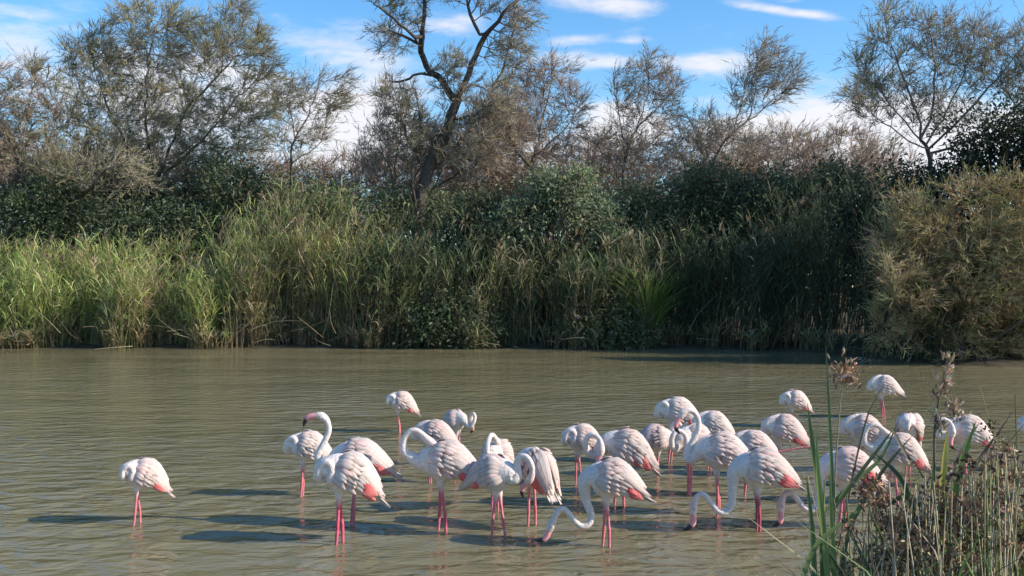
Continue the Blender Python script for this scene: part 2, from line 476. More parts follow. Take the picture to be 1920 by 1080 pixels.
tree('forked_tree', 'tall dark tree forking into two heavy limbs that leave the top of the picture', 50,
     [[(785, 640), (785, 440), (800, 320), (838, 245), (856, 190)], [(856, 190), (825, 150), (800, 125), (790, 80), (797, 20), (790, -60)], [(790, 80), (750, 45), (700, 5)],
      [(800, 130), (760, 150), (728, 160), (715, 185)], [(856, 190), (880, 130), (908, 66), (950, 20), (990, -20)], [(906, 70), (886, 40), (872, -20)],
      [(850, 228), (890, 214), (925, 195)], [(795, 90), (740, 60), (700, 60)], [(790, 420), (772, 330), (790, 240), (775, 170)], [(800, 330), (860, 270), (905, 200), (945, 120), (965, 50)], [(800, 330), (760, 250), (750, 190)]],
     [(755, 20, 60, 45), (735, 75, 32, 40), (790, -40, 90, 50), (885, -30, 60, 50), (965, 10, 50, 60), (955, 90, 50, 45), (810, 270, 75, 55), (745, 225, 36, 60), (930, 190, 45, 45), (725, 170, 30, 30), (850, 150, 50, 60), (870, 260, 70, 60)],
     15, group=TG, natt=1250, n_tw=8, needles=10, ncols=GREY + OLIVE[:1], tip_r=0.025, power=1.95, bark=(0.085, 0.073, 0.062), tlen=0.65)
tree('tamarisk_tree', 'pale twiggy tree wrapped round the foot of the tall forked trunk', 51.5,
     [[(735, 640), (738, 400), (742, 330)], [(742, 330), (748, 260), (765, 190)], [(742, 340), (715, 280), (712, 220)], [(740, 380), (800, 300), (850, 240)], [(740, 390), (850, 330), (930, 250)]],
     [(745, 260, 45, 75), (800, 290, 70, 60), (880, 290, 80, 60), (930, 240, 60, 60), (700, 300, 40, 50)], 26, group=TG, natt=620, needles=11, ncols=BROWN + GREY, wind=(0.2, 0, 0.4))
tree('tamarisk_tree', 'reddish brown twiggy tree just right of the tall forked tree', 53,
     [[(985, 640), (990, 360), (1000, 300)], [(1000, 300), (1012, 250), (1030, 160), (1035, 120)], [(1000, 295), (1060, 240), (1092, 190)], [(995, 320), (950, 250), (930, 190)]],
     [(1030, 165, 50, 55), (945, 240, 80, 70), (1075, 225, 38, 55), (985, 160, 45, 40), (1010, 260, 80, 50)], 16, group=TG, natt=620, needles=12, ncols=BROWN, wind=(0.3, 0, 0.35))
tree('tamarisk_tree', 'thin bare tree with upright twigs above the middle of the far bank', 53,
     [[(1165, 640), (1165, 350), (1185, 260)], [(1185, 260), (1210, 190), (1216, 115)], [(1188, 250), (1240, 195), (1268, 160)], [(1180, 290), (1160, 220), (1150, 150)]],
     [(1210, 150, 48, 45), (1195, 210, 65, 55), (1250, 200, 35, 45), (1190, 280, 90, 50)], 17, group=TG, natt=500, needles=9, ncols=GREY + BROWN[:1], wind=(0.25, 0, 0.35))
tree('tamarisk_tree', 'bare tree leaning right with its windswept crown against the blue gap', 53,
     [[(1310, 640), (1320, 380), (1345, 285), (1375, 248)], [(1375, 248), (1430, 205), (1490, 165)], [(1405, 222), (1415, 170), (1425, 95)], [(1372, 252), (1390, 190), (1400, 140)],
      [(1372, 262), (1420, 266), (1450, 300)]],
     [(1430, 125, 48, 50), (1480, 150, 32, 35), (1395, 185, 36, 40), (1330, 255, 70, 45), (1440, 180, 45, 25)], 18, group=TG, natt=460, needles=9, ncols=GREY, wind=(0.45, 0, 0.22))
tree('tamarisk_tree', 'wide airy tree with fanning branches at the upper right', 46.5,
     [[(1745, 640), (1745, 340), (1742, 280)], [(1742, 290), (1700, 230), (1610, 125)], [(1740, 280), (1690, 255), (1592, 180)], [(1738, 255), (1700, 160), (1662, 60), (1660, 0)],
      [(1742, 250), (1752, 150), (1742, 50)], [(1745, 265), (1800, 160), (1835, 60)], [(1748, 275), (1850, 170), (1920, 80)], [(1748, 290), (1860, 240), (1960, 150)]],
     [(1655, 130, 60, 80), (1740, 100, 70, 75), (1830, 110, 70, 80), (1905, 120, 60, 85), (1750, 195, 110, 60), (1615, 185, 35, 55), (1960, 150, 90, 100), (1665, 25, 15, 30)],
     19, group=TG, natt=1050, needles=11, ncols=OLIVE + GREY, wind=(0.1, 0, 0.4))
BG = 'low twiggy bushes behind the reeds'
for k, (x, w, top, d, lab) in enumerate([
        (665, 90, 285, 60, 'low russet bush filling the gap left of the tall forked tree'), (1120, 80, 270, 61, 'low russet bush under the thin bare tree'),
        (1285, 90, 275, 62, 'low brown bush left of the leaning bare tree'), (1470, 90, 235, 60, 'brown bush right of the leaning bare tree'),
        (1150, 70, 250, 57, 'pale russet bush between the reddish twiggy tree and the thin bare tree'), (1350, 80, 235, 58, 'grey brown bush below the crown of the leaning bare tree'),
        (780, 100, 260, 58, 'pale brown bush left behind the tall forked trunk'), (960, 90, 230, 58, 'russet bush left behind the reddish twiggy tree'), (230, 120, 250, 59, 'pale olive bush behind the broad olive tree'), (40, 90, 250, 58, 'russet bush behind the dark brownish tree'),
        (1570, 90, 240, 61, 'pale brown bush in front of the white cloud bank'), (1650, 70, 270, 58, 'brown bush at the left foot of the wide airy tree'),
        (430, 120, 280, 60, 'greyish bush below the right half of the broad olive tree'), (880, 120, 285, 60, 'brown bush behind the tall forked trunk'),
        (120, 120, 280, 60, 'dim brown bush between the two leftmost trees'), (1390, 60, 300, 59, 'dark twiggy bush under the leaning bare tree'),
        (560, 80, 300, 61, 'russet bush under the small twin stemmed tree'), (1010, 70, 300, 61, 'russet bush at the foot of the reddish twiggy tree')]):
    h = 400 - top
    tree('tamarisk_bush', lab, d, [[(x, 640), (x, 450), (x, 400)], [(x, 420), (x - w * .5, top + h * .45)], [(x, 420), (x + w * .5, top + h * .4)], [(x, 410), (x + w * .1, top + h * .3)]],
         [(x, top + h * .5, w, h * .5), (x - w * .4, top + h * .8, w * .8, h * .5), (x + w * .4, top + h * .8, w * .8, h * .5)], 40 + k, cat='bush', group=BG,
         natt=520, n_tw=8, needles=9, ncols=BROWN, tlen=1.15, twid=0.03, nwid=0.03, wind=(0.25, 0, 0.35))
# near feathery bush on the right bank
tree('tamarisk_bush', 'large feathery olive brown bush hanging over the water at the right', 36.5,
     [[(1800, 690), (1800, 620), (1800, 580)], [(1800, 640), (1740, 540), (1720, 420)], [(1800, 620), (1820, 480), (1800, 370)], [(1805, 640), (1880, 520), (1900, 400)],
      [(1795, 660), (1700, 600), (1665, 520)], [(1795, 665), (1700, 640), (1650, 610)], [(1810, 660), (1920, 600), (1960, 500)]],
     [(1765, 445, 70, 62), (1875, 440, 85, 66), (1720, 540, 75, 85), (1850, 540, 120, 110), (1680, 615, 45, 40), (1960, 500, 130, 140), (1800, 640, 110, 45), (1720, 440, 50, 60), (1920, 640, 100, 45), (1695, 395, 20, 45), (1785, 372, 22, 36), (1850, 358, 22, 34), (1910, 362, 30, 36), (1662, 470, 22, 35)],
     70, cat='bush', natt=1800, step=0.3, kill=0.42, n_tw=8, needles=14, tlen=0.75, twid=0.02, nlen=0.27, nwid=0.021, droop=-0.12, tip_r=0.009,
     ncols=((0.42, 0.30, 0.16), (0.38, 0.29, 0.165), (0.48, 0.34, 0.20), (0.30, 0.29, 0.14), (0.38, 0.36, 0.14)), wind=(0.05, 0, 0.3), twcol=(0.14, 0.11, 0.085))

# ------------------------------------------------------------------ leafy shrubs and dense evergreen trees
def shrub(name, label, d, blobs, seed, col, cat='shrub', group=None, nleaf=5000, leaf=(0.2, 0.085), trunk=False, clump=0.38, depth=0.8):
    r = np.random.default_rng(seed)
    ar = np.array([b_[2] * b_[3] for b_ in blobs], float)
    base = P(blobs[0][0], 640, d); base[2] = float(ground_z(base[0], base[1]))
    root = thing(name, label, cat, base, group)
    gl, gs = Geo(), Geo()
    for (cx, cy, rx, ry), a in zip(blobs, ar / ar.sum()):
        c = P(cx, cy, d); s = np.array([rx, 0, ry]) / FPX * d; s[1] = max(0.9, depth * min(s[0], s[2]))
        nc = max(10, int(110 * a * len(blobs) ** 0.5))
        u = unit(r.normal(size=(nc, 3))) * (r.random((nc, 1)) ** 0.33)
        cc = c + u * s
        cc[:, 2] = np.maximum(cc[:, 2], base[2] + 0.2)
        for k in range(nc):
            if r.random() < 0.35 or k < 5:
                foot = base + np.array([(cc[k][0] - base[0]) * 0.25, r.uniform(-.3, .3), -0.1])
                mid = foot * 0.45 + cc[k] * 0.55 + r.normal(0, 0.2, 3)
                rr = 0.16 if trunk and k < 2 else r.uniform(0.02, 0.05)
                tube(gs, smooth_path([foot, mid, cc[k]], 6) - base, np.linspace(rr, rr * 0.3, 6), np.asarray(BARK) * r.uniform(0.8, 1.5), 5)
        per = int(nleaf * a / nc) + 1
        ci = np.repeat(np.arange(nc), per); m = len(ci)
        sz = clump * (s.mean() ** 0.5) * r.uniform(0.6, 1.3, nc)
        pos = cc[ci] + r.normal(0, 1, (m, 3)) * sz[ci][:, None] * np.array([1, 1, 0.75])
        pos[:, 2] = np.maximum(pos[:, 2], base[2] + 0.05)
        dr = unit(r.normal(0, 0.6, (m, 3)) + np.array([0.1, 0, 0.25]) + 0.6 * unit(pos - c))
        L = leaf[0] * r.uniform(0.6, 1.4, (m, 1))
        cl = np.stack([pos, pos + dr * L * 0.5, pos + dr * L - np.array([0, 0, 0.25]) * L], 1) - base
        sd = unit(np.cross(dr, unit(r.normal(size=(m, 3)))))
        w = leaf[1] * np.array([0.35, 1, 0.1])[None] * r.uniform(0.7, 1.3, (m, 1))
        cv = np.asarray(col) * r.uniform(0.75, 1.25, (nc, 1)) * (1 + r.normal(0, 0.08, (nc, 3)))
        ribbons(gl, cl, w, sd, vcol(cv[ci], m, r, 0.2))
    gs.obj('trunk' if trunk else 'stems', MAT_BARK, root)
    gl.obj('crown' if trunk else 'leaves', MAT_LEAF, root)
    return root
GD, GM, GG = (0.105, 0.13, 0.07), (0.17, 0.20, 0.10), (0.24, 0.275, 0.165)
SHX = 0
SH = 'leafy shrubs behind the reed bed'
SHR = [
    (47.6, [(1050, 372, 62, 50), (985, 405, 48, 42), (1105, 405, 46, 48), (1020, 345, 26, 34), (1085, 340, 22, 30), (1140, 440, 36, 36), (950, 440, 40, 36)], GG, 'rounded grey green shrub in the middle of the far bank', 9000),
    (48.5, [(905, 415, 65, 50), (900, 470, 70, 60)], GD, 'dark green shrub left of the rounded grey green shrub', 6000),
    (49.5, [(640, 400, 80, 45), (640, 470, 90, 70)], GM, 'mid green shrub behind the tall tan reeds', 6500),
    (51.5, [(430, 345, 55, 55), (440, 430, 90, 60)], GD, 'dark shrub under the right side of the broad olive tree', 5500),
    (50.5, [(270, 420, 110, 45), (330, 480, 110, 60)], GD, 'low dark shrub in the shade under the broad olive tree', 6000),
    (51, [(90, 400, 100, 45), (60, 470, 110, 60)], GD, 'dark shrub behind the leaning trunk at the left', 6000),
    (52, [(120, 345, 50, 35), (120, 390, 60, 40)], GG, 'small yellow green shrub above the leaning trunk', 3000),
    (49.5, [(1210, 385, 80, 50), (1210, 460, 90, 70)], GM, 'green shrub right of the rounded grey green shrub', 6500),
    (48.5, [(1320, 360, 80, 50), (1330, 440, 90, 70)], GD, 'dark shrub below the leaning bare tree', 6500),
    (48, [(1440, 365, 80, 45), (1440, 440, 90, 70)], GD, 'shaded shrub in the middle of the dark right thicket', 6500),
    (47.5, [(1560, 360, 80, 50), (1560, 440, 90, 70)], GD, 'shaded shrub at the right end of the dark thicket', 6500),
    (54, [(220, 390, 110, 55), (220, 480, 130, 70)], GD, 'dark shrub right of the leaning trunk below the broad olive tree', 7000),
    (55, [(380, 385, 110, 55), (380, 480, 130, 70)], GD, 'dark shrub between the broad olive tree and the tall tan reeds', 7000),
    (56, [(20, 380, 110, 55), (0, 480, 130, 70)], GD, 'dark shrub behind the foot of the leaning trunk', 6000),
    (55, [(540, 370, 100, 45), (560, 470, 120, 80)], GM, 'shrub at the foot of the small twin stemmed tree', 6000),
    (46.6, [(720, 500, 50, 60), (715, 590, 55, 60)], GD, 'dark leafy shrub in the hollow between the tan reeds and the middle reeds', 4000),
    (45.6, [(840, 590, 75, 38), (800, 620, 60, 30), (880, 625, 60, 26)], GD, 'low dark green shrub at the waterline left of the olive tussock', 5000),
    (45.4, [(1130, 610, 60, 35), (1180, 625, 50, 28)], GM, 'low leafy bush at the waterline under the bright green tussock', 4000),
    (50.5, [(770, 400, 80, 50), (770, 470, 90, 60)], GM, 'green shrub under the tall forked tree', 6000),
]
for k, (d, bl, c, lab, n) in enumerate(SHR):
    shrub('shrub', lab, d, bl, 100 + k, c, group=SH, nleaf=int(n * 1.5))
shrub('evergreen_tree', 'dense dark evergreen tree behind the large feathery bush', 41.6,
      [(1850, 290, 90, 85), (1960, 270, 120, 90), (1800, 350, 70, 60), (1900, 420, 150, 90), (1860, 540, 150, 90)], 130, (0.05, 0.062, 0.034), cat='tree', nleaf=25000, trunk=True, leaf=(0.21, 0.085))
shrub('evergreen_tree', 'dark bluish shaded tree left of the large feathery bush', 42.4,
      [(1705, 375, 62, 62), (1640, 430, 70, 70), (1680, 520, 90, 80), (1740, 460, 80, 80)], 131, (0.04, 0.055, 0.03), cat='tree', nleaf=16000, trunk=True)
shrub('evergreen_tree', 'unseen evergreen tree added outside the right edge to shade the reeds', 40.5,
      [(2130, 250, 130, 120), (2060, 330, 100, 100), (2080, 440, 150, 110), (2100, 560, 150, 90)], 132, (0.05, 0.062, 0.034), cat='tree', nleaf=16000, trunk=True)  # out of view, added to throw shade on the right hand reeds

shrub('shrub', 'unseen dense shrub added behind the large feathery bush to block sun flecks', 40.0, [(1880, 560, 160, 90), (1790, 600, 90, 60), (2000, 470, 120, 110)], 140, (0.05, 0.07, 0.035), nleaf=9000, leaf=(0.3, 0.14))  # added out of sight, keeps sun flecks off the right hand reeds
def far_wood():
    r = np.random.default_rng(401); n = 26000
    x = r.uniform(-60, 60, n); y = 76 + r.uniform(-3, 3, n); gz = ground_z(x, y)
    top = 4.2 + 0.9 * np.sin(x * 0.31) + 0.7 * np.sin(x * 0.83 + 1) + 0.4 * np.sin(x * 2.1)
    p0 = np.stack([x, y, gz + top * r.random(n) ** 0.8], 1)
    dv = unit(r.normal(0, 0.6, (n, 3)) + np.array([0.1, 0, 0.4])); L = r.uniform(0.4, 0.9, (n, 1))
    g = Geo(); ribbons(g, np.stack([p0, p0 + dv * L], 1), 0.24 * np.array([1, 0.3])[None] * np.ones((n, 1)), unit(np.cross(dv, r.normal(size=(n, 3)))), vcol((0.10, 0.10, 0.06), n, r, 0.3))
    tag(g.obj('distant_wood', MAT_LEAF), 'dark distant thicket closing the view behind the trees', 'wood', None, 'stuff')
far_wood()
# ------------------------------------------------------------------ reed beds (nobody could count them)
def reed_bed(name, label, x0, x1, depth, dens, top, cols, dry, seed, lean=(0.05, 0.0), leaf_from=0.3, wl=0.038, ll=0.7, plume=0.12, nl=11, d_off=0.0, stemcol=(0.34, 0.27, 0.17), gap=0.55, upr=(0.5, 2.8), lowdry=0.4):
    """x0..x1 metres along the bank; top(xpx) gives the photographed top line"""
    r = np.random.default_rng(seed)
    n = int((x1 - x0) * depth * dens)
    x = r.uniform(x0, x1, n); dd = (r.random(n) ** 1.25) * depth + d_off
    ph = r.uniform(0, 6.28, 6); fx_ = (0.55, 1.3, 2.6, 0.9, 3.7, 1.9); fy_ = (0.7, -1.1, 1.7, 2.3, -2.2, 3.1)
    lump = sum(np.sin(fx_[k] * x + fy_[k] * dd + ph[k]) for k in range(6)) / 2.4
    keep = r.random(n) < np.clip(0.78 + gap * lump, 0.06, 1.0)
    x, dd, lump = x[keep], dd[keep], lump[keep]; n = len(x)
    dd0 = dd
    dd = dd + 1.1 * (0.5 + 0.5 * np.sin(x * 1.15 + 1.3 * np.sin(x * 0.43 + 1.0))) * (1 - 0.6 * dd / depth)
    y = shore(x) + dd
    z = ground_z(x, y)
    xp = x / y * FPX + 960
    Ht = CAM_H + (540 - top(xp)) / FPX * y - z
    frac = np.clip(0.52 + 0.46 * (dd0 / depth) + 0.07 * lump + r.normal(0, 0.10, n), 0.28, 1.1)
    H = np.maximum(0.7, Ht * frac)
    g = Geo()
    base = np.stack([x, y, z - 0.05], 1)
    ln = np.stack([r.normal(lean[0], 0.10, n), r.normal(lean[1] - 0.10 * (1 - dd / depth), 0.08, n), np.ones(n)], 1)
    tt = np.array([0, 0.4, 0.75, 1.0])
    curve = np.stack([r.normal(0.05, 0.08, n), r.normal(-0.04, 0.05, n), np.zeros(n)], 1)
    cl = base[:, None] + ln[:, None] * (H[:, None, None] * tt[None, :, None]) + curve[:, None] * H[:, None, None] * (tt ** 2.2)[None, :, None]
    patch = 0.5 + 0.5 * np.sin(x * 0.9 + 1.7 * np.sin(x * 0.37 + seed)) * np.cos(dd * 0.7 + x * 0.21)
    isdry = r.random(n) < dry(xp) * (0.5 + patch)
    a = unit(r.normal(size=(n, 3)) * np.array([1, 1, 0.05]))
    sc = vcol(stemcol, n, r, 0.25)
    for sd in (a, np.cross(a, np.array([0, 0, 1.]))):
        ribbons(g, cl, 0.028 * np.array([1, 0.9, 0.7, 0.3])[None] * np.ones((n, 1)), unit(sd), sc)
    m = n * nl; ti = np.repeat(np.arange(n), nl)
    f = np.clip(leaf_from + (1 - leaf_from) * r.random(m) ** 0.75, 0, 0.99)
    seg = np.searchsorted(tt, f, side='right') - 1; ff = ((f - tt[seg]) / (tt[seg + 1] - tt[seg]))[:, None]
    p0 = cl[ti, seg] * (1 - ff) + cl[ti, seg + 1] * ff
    ang = r.uniform(0, 2 * np.pi, m)
    hd = np.stack([np.cos(ang) + 0.25, np.sin(ang) - 0.15, np.zeros(m)], 1)
    up = r.uniform(upr[0], upr[1], (m, 1))
    d0 = unit(hd + np.array([0, 0, 1.]) * up)
    L = ll * r.uniform(0.5, 1.35, (m, 1)) * (0.8 + 0.35 * f[:, None])
    dr = r.uniform(0.0, 0.8, (m, 1)) ** 1.6
    c3 = np.stack([p0, p0 + d0 * L * 0.5 - np.array([0, 0, 0.18]) * dr * L, p0 + d0 * L - np.array([0, 0, 0.95]) * dr * L + unit(hd) * L * 0.1], 1)
    sd = unit(np.cross(d0, np.array([0, 0, 1.])) + r.normal(0, 0.35, (m, 3)))
    w = wl * np.array([0.6, 1.0, 0.08])[None] * r.uniform(0.7, 1.3, (m, 1))
    pal = np.asarray(cols, float)
    pc = pal[r.integers(0, len(pal), n)]
    dryc = np.array([(0.54, 0.43, 0.25), (0.42, 0.31, 0.19), (0.50, 0.42, 0.26)])[r.integers(0, 3, n)]
    pc = np.where(isdry[:, None], dryc, pc)
    lc = pc[ti]
    low = (f < leaf_from + 0.22) & (r.random(m) < lowdry)
    lc = np.where(low[:, None], np.array([0.29, 0.22, 0.13]), lc)
    ribbons(g, c3, w, sd, vcol(lc, m, r, 0.2))
    # plumes
    pi = np.where(r.random(n) < plume * (H > np.median(H)))[0]
    if len(pi):
        k = 9; ii = np.repeat(pi, k); mm = len(ii)
        tp = cl[ii, 3]; u = r.random((mm, 1))
        dv = unit(np.stack([r.normal(0.45, 0.3, mm), r.normal(0, 0.3, mm), r.uniform(0.4, 1.2, mm)], 1))
        s0 = tp + np.array([0.02, 0, 0.28]) * (u - 0.5)
        cc = np.stack([s0, s0 + dv * 0.1, s0 + dv * 0.2], 1)
        ribbons(g, cc, 0.045 * np.array([0.5, 1, 0.2])[None] * np.ones((mm, 1)), unit(np.cross(dv, r.normal(size=(mm, 3)))), vcol((0.36, 0.27, 0.18), mm, r, 0.2))
    return tag(g.obj(name, MAT_REED), label, 'reeds', None, 'stuff')

TOPX = [-300, 0, 120, 250, 400, 440, 500, 560, 630, 690, 800, 870, 960, 1040, 1100, 1200, 1280, 1400, 1500, 1600, 1700, 2200]
TOPY = [462, 462, 460, 448, 452, 398, 368, 365, 382, 400, 395, 385, 412, 425, 420, 405, 365, 350, 352, 350, 380, 400]
topf = lambda xp: np.interp(xp, TOPX, TOPY)
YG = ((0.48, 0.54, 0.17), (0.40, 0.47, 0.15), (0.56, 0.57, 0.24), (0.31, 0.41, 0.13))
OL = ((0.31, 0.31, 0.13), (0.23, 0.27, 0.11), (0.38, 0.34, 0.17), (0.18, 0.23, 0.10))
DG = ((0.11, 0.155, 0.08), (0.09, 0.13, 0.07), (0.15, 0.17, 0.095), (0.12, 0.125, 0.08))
mx = lambda px_, d=46: (px_ - 960) / FPX * d
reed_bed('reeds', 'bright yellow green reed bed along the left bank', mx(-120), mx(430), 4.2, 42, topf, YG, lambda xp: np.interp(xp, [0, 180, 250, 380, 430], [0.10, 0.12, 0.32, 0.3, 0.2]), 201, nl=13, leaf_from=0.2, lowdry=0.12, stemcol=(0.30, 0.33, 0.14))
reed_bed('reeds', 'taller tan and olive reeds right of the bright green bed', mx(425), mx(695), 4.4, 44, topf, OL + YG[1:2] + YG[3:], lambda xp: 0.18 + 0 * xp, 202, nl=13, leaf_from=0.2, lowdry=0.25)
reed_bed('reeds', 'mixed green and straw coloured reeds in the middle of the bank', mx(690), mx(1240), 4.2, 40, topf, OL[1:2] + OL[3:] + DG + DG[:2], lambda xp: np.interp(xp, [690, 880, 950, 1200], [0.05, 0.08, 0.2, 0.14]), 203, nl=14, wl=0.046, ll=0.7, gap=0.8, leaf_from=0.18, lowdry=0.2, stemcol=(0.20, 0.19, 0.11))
reed_bed('reeds', 'dark blue green reeds in shade on the right', mx(1235), mx(1660, 42), 4.6, 40, topf, DG, lambda xp: 0.05 + 0 * xp, 204, nl=14, leaf_from=0.12, lowdry=0.1, stemcol=(0.10, 0.11, 0.07), plume=0.05, gap=0.75)  # part of the shade is put into the darkened leaf and stalk colours
# fringe of low growth overhanging the waterline
reed_bed('waterside_plants', 'ragged low plants and dead stalks along the waterline', mx(-120), mx(1640, 41), 1.0, 34, lambda xp: 585 + 26 * np.sin(xp * 0.05) + 22 * np.sin(xp * 0.021) + 14 * np.sin(xp * 0.13), OL + DG, lambda xp: 0.4 + 0 * xp, 205,
         lean=(0.0, -0.25), leaf_from=0.1, plume=0, nl=10, d_off=-0.25, ll=0.5, gap=0.8)
def debris(n, seed):
    r = np.random.default_rng(seed); g = Geo()
    for k in range(n):
        x = r.uniform(mx(-60), mx(1650, 42)); y = float(shore(x)) + r.uniform(-0.3, 0.7); L = r.uniform(0.8, 2.6)
        h = unit(np.array([r.normal(0, 0.8), -abs(r.normal(0.5, 0.4)), r.uniform(-0.15, 0.9)]))
        p0 = np.array([x, y, r.uniform(0.05, 0.9)]); p2 = p0 + h * L; pm = (p0 + p2) / 2 + r.normal(0, 0.05, 3) * L
        p2[2] = max(p2[2], -0.05)
        tube(g, smooth_path([p0, pm, p2], 5), np.linspace(0.016, 0.006, 5), np.array([(0.36, 0.30, 0.19), (0.24, 0.19, 0.12), (0.42, 0.36, 0.24)][r.integers(0, 3)]), 4)
    tag(g.obj('fallen_stalks', MAT_STRAW), 'broken pale stalks fallen over the far waterline', 'reeds', None, 'stuff')
debris(55, 77)
# arching bright green tussock
def tussock(label, x, d, n, h, col, seed, spread=1.0):
    r = np.random.default_rng(seed)
    y = d; xw = mx(x, d); base = np.array([xw, y, float(ground_z(xw, y))])
    root = thing('grass_tussock', label, 'grass tussock', base)
    g = Geo()
    ang = r.uniform(0, 2 * np.pi, n); out_ = np.stack([np.cos(ang), np.sin(ang), 0 * ang], 1)
    H = h * r.uniform(0.6, 1.15, (n, 1)); R = spread * h * r.uniform(0.2, 0.75, (n, 1))
    st = out_ * r.uniform(0, 0.3, (n, 1))
    tt = np.linspace(0, 1, 6)
    cl = st[:, None] + out_[:, None] * (R[:, None] * (tt ** 1.8)[None, :, None]) + np.array([0, 0, 1.]) * (H[:, None] * (1.25 * tt - 0.45 * tt ** 3)[None, :, None])
    ribbons(g, cl, 0.05 * np.array([0.8, 1, 1, .8, .5, .1])[None] * np.ones((n, 1)), unit(np.cross(out_, np.array([0, 0, 1.]))), vcol(col, n, r, 0.25))
    g.obj('blades', MAT_REED, root)
tussock('arching bright green grass tussock at the edge of the shaded reeds', 1215, 45.9, 420, 3.9, (0.24, 0.34, 0.10), 301, spread=1.3)

# ------------------------------------------------------------------ flamingos
TORSO = np.array([  # x, z, half-height, half-width
    (-0.37, -0.10, 0.010, 0.02), (-0.31, -0.065, 0.05, 0.055), (-0.23, -0.03, 0.10, 0.09), (-0.13, 0.0, 0.15, 0.13), (-0.03, 0.01, 0.182, 0.15),
    (0.07, 0.012, 0.19, 0.155), (0.15, 0.005, 0.17, 0.14), (0.21, -0.01, 0.13, 0.108)])
WHITE, PINK, SCAR = np.array((0.74, 0.665, 0.615)), np.array((0.72, 0.47, 0.44)), np.array((0.76, 0.08, 0.085))
NECKS = {   # forward, side, up - relative to the body centre
    'upright': [(0.29, 0, -0.03), (0.37, 0, -0.03), (0.41, 0, 0.05), (0.35, 0, 0.18), (0.30, 0, 0.30), (0.32, 0, 0.40), (0.38, 0, 0.45), (0.44, 0, 0.45)],
    'feed': [(0.27, 0, -0.07), (0.25, 0, -0.20), (0.20, 0.01, -0.34), (0.23, 0.03, -0.43), (0.32, 0.04, -0.44), (0.41, 0.04, -0.34), (0.49, 0.04, -0.27), (0.56, 0.03, -0.34), (0.60, 0.02, -0.44), (0.63, 0.02, -0.51)],
    'feed_wide': [(0.28, 0, -0.10), (0.29, 0, -0.22), (0.30, 0.01, -0.33), (0.35, 0.02, -0.40), (0.43, 0.03, -0.40), (0.51, 0.03, -0.31), (0.58, 0.03, -0.23), (0.65, 0.02, -0.26), (0.68, 0.01, -0.37), (0.68, 0.01, -0.45)],
    'sleep': [(0.25, 0.0, -0.04), (0.268, 0.025, 0.03), (0.247, 0.045, 0.11), (0.19, 0.05, 0.165), (0.11, 0.045, 0.19), (0.04, 0.03, 0.18), (0.0, 0.02, 0.16)],
    'tuck': [(0.25, 0, -0.05), (0.272, 0.04, 0.03), (0.245, 0.065, 0.12), (0.185, 0.095, 0.15), (0.145, 0.11, 0.09), (0.155, 0.11, 0.0), (0.165, 0.06, -0.05)],
    'loop': [(0.27, 0, 0.03), (0.34, 0.01, 0.06), (0.41, 0.02, 0.13), (0.40, 0.03, 0.25), (0.33, 0.04, 0.325), (0.25, 0.05, 0.31), (0.17, 0.06, 0.235), (0.09, 0.06, 0.18)],
    'arch': [(0.27, 0, -0.05), (0.29, 0.0, 0.05), (0.29, 0, 0.16), (0.33, 0.01, 0.23), (0.41, 0.02, 0.22), (0.46, 0.03, 0.12), (0.44, 0.04, 0.01), (0.37, 0.05, -0.07)],
    'ess': [(0.29, 0, -0.08), (0.35, 0, -0.07), (0.35, 0, 0.03), (0.29, 0, 0.14), (0.24, 0, 0.26), (0.25, 0, 0.38), (0.32, 0, 0.45), (0.40, 0, 0.43), (0.45, 0, 0.36)],
    'back': [(0.27, 0, 0.04), (0.34, 0.02, 0.08), (0.36, 0.05, 0.17), (0.28, 0.08, 0.25), (0.15, 0.10, 0.28), (0.03, 0.12, 0.25), (-0.03, 0.13, 0.17), (0.0, 0.135, 0.09)],
    'low': [(0.28, 0, -0.04), (0.35, 0.02, -0.06), (0.42, 0.05, 0.02), (0.43, 0.08, 0.12), (0.37, 0.10, 0.18), (0.29, 0.13, 0.14), (0.27, 0.155, 0.04), (0.29, 0.16, -0.05)],
}
NS = 14
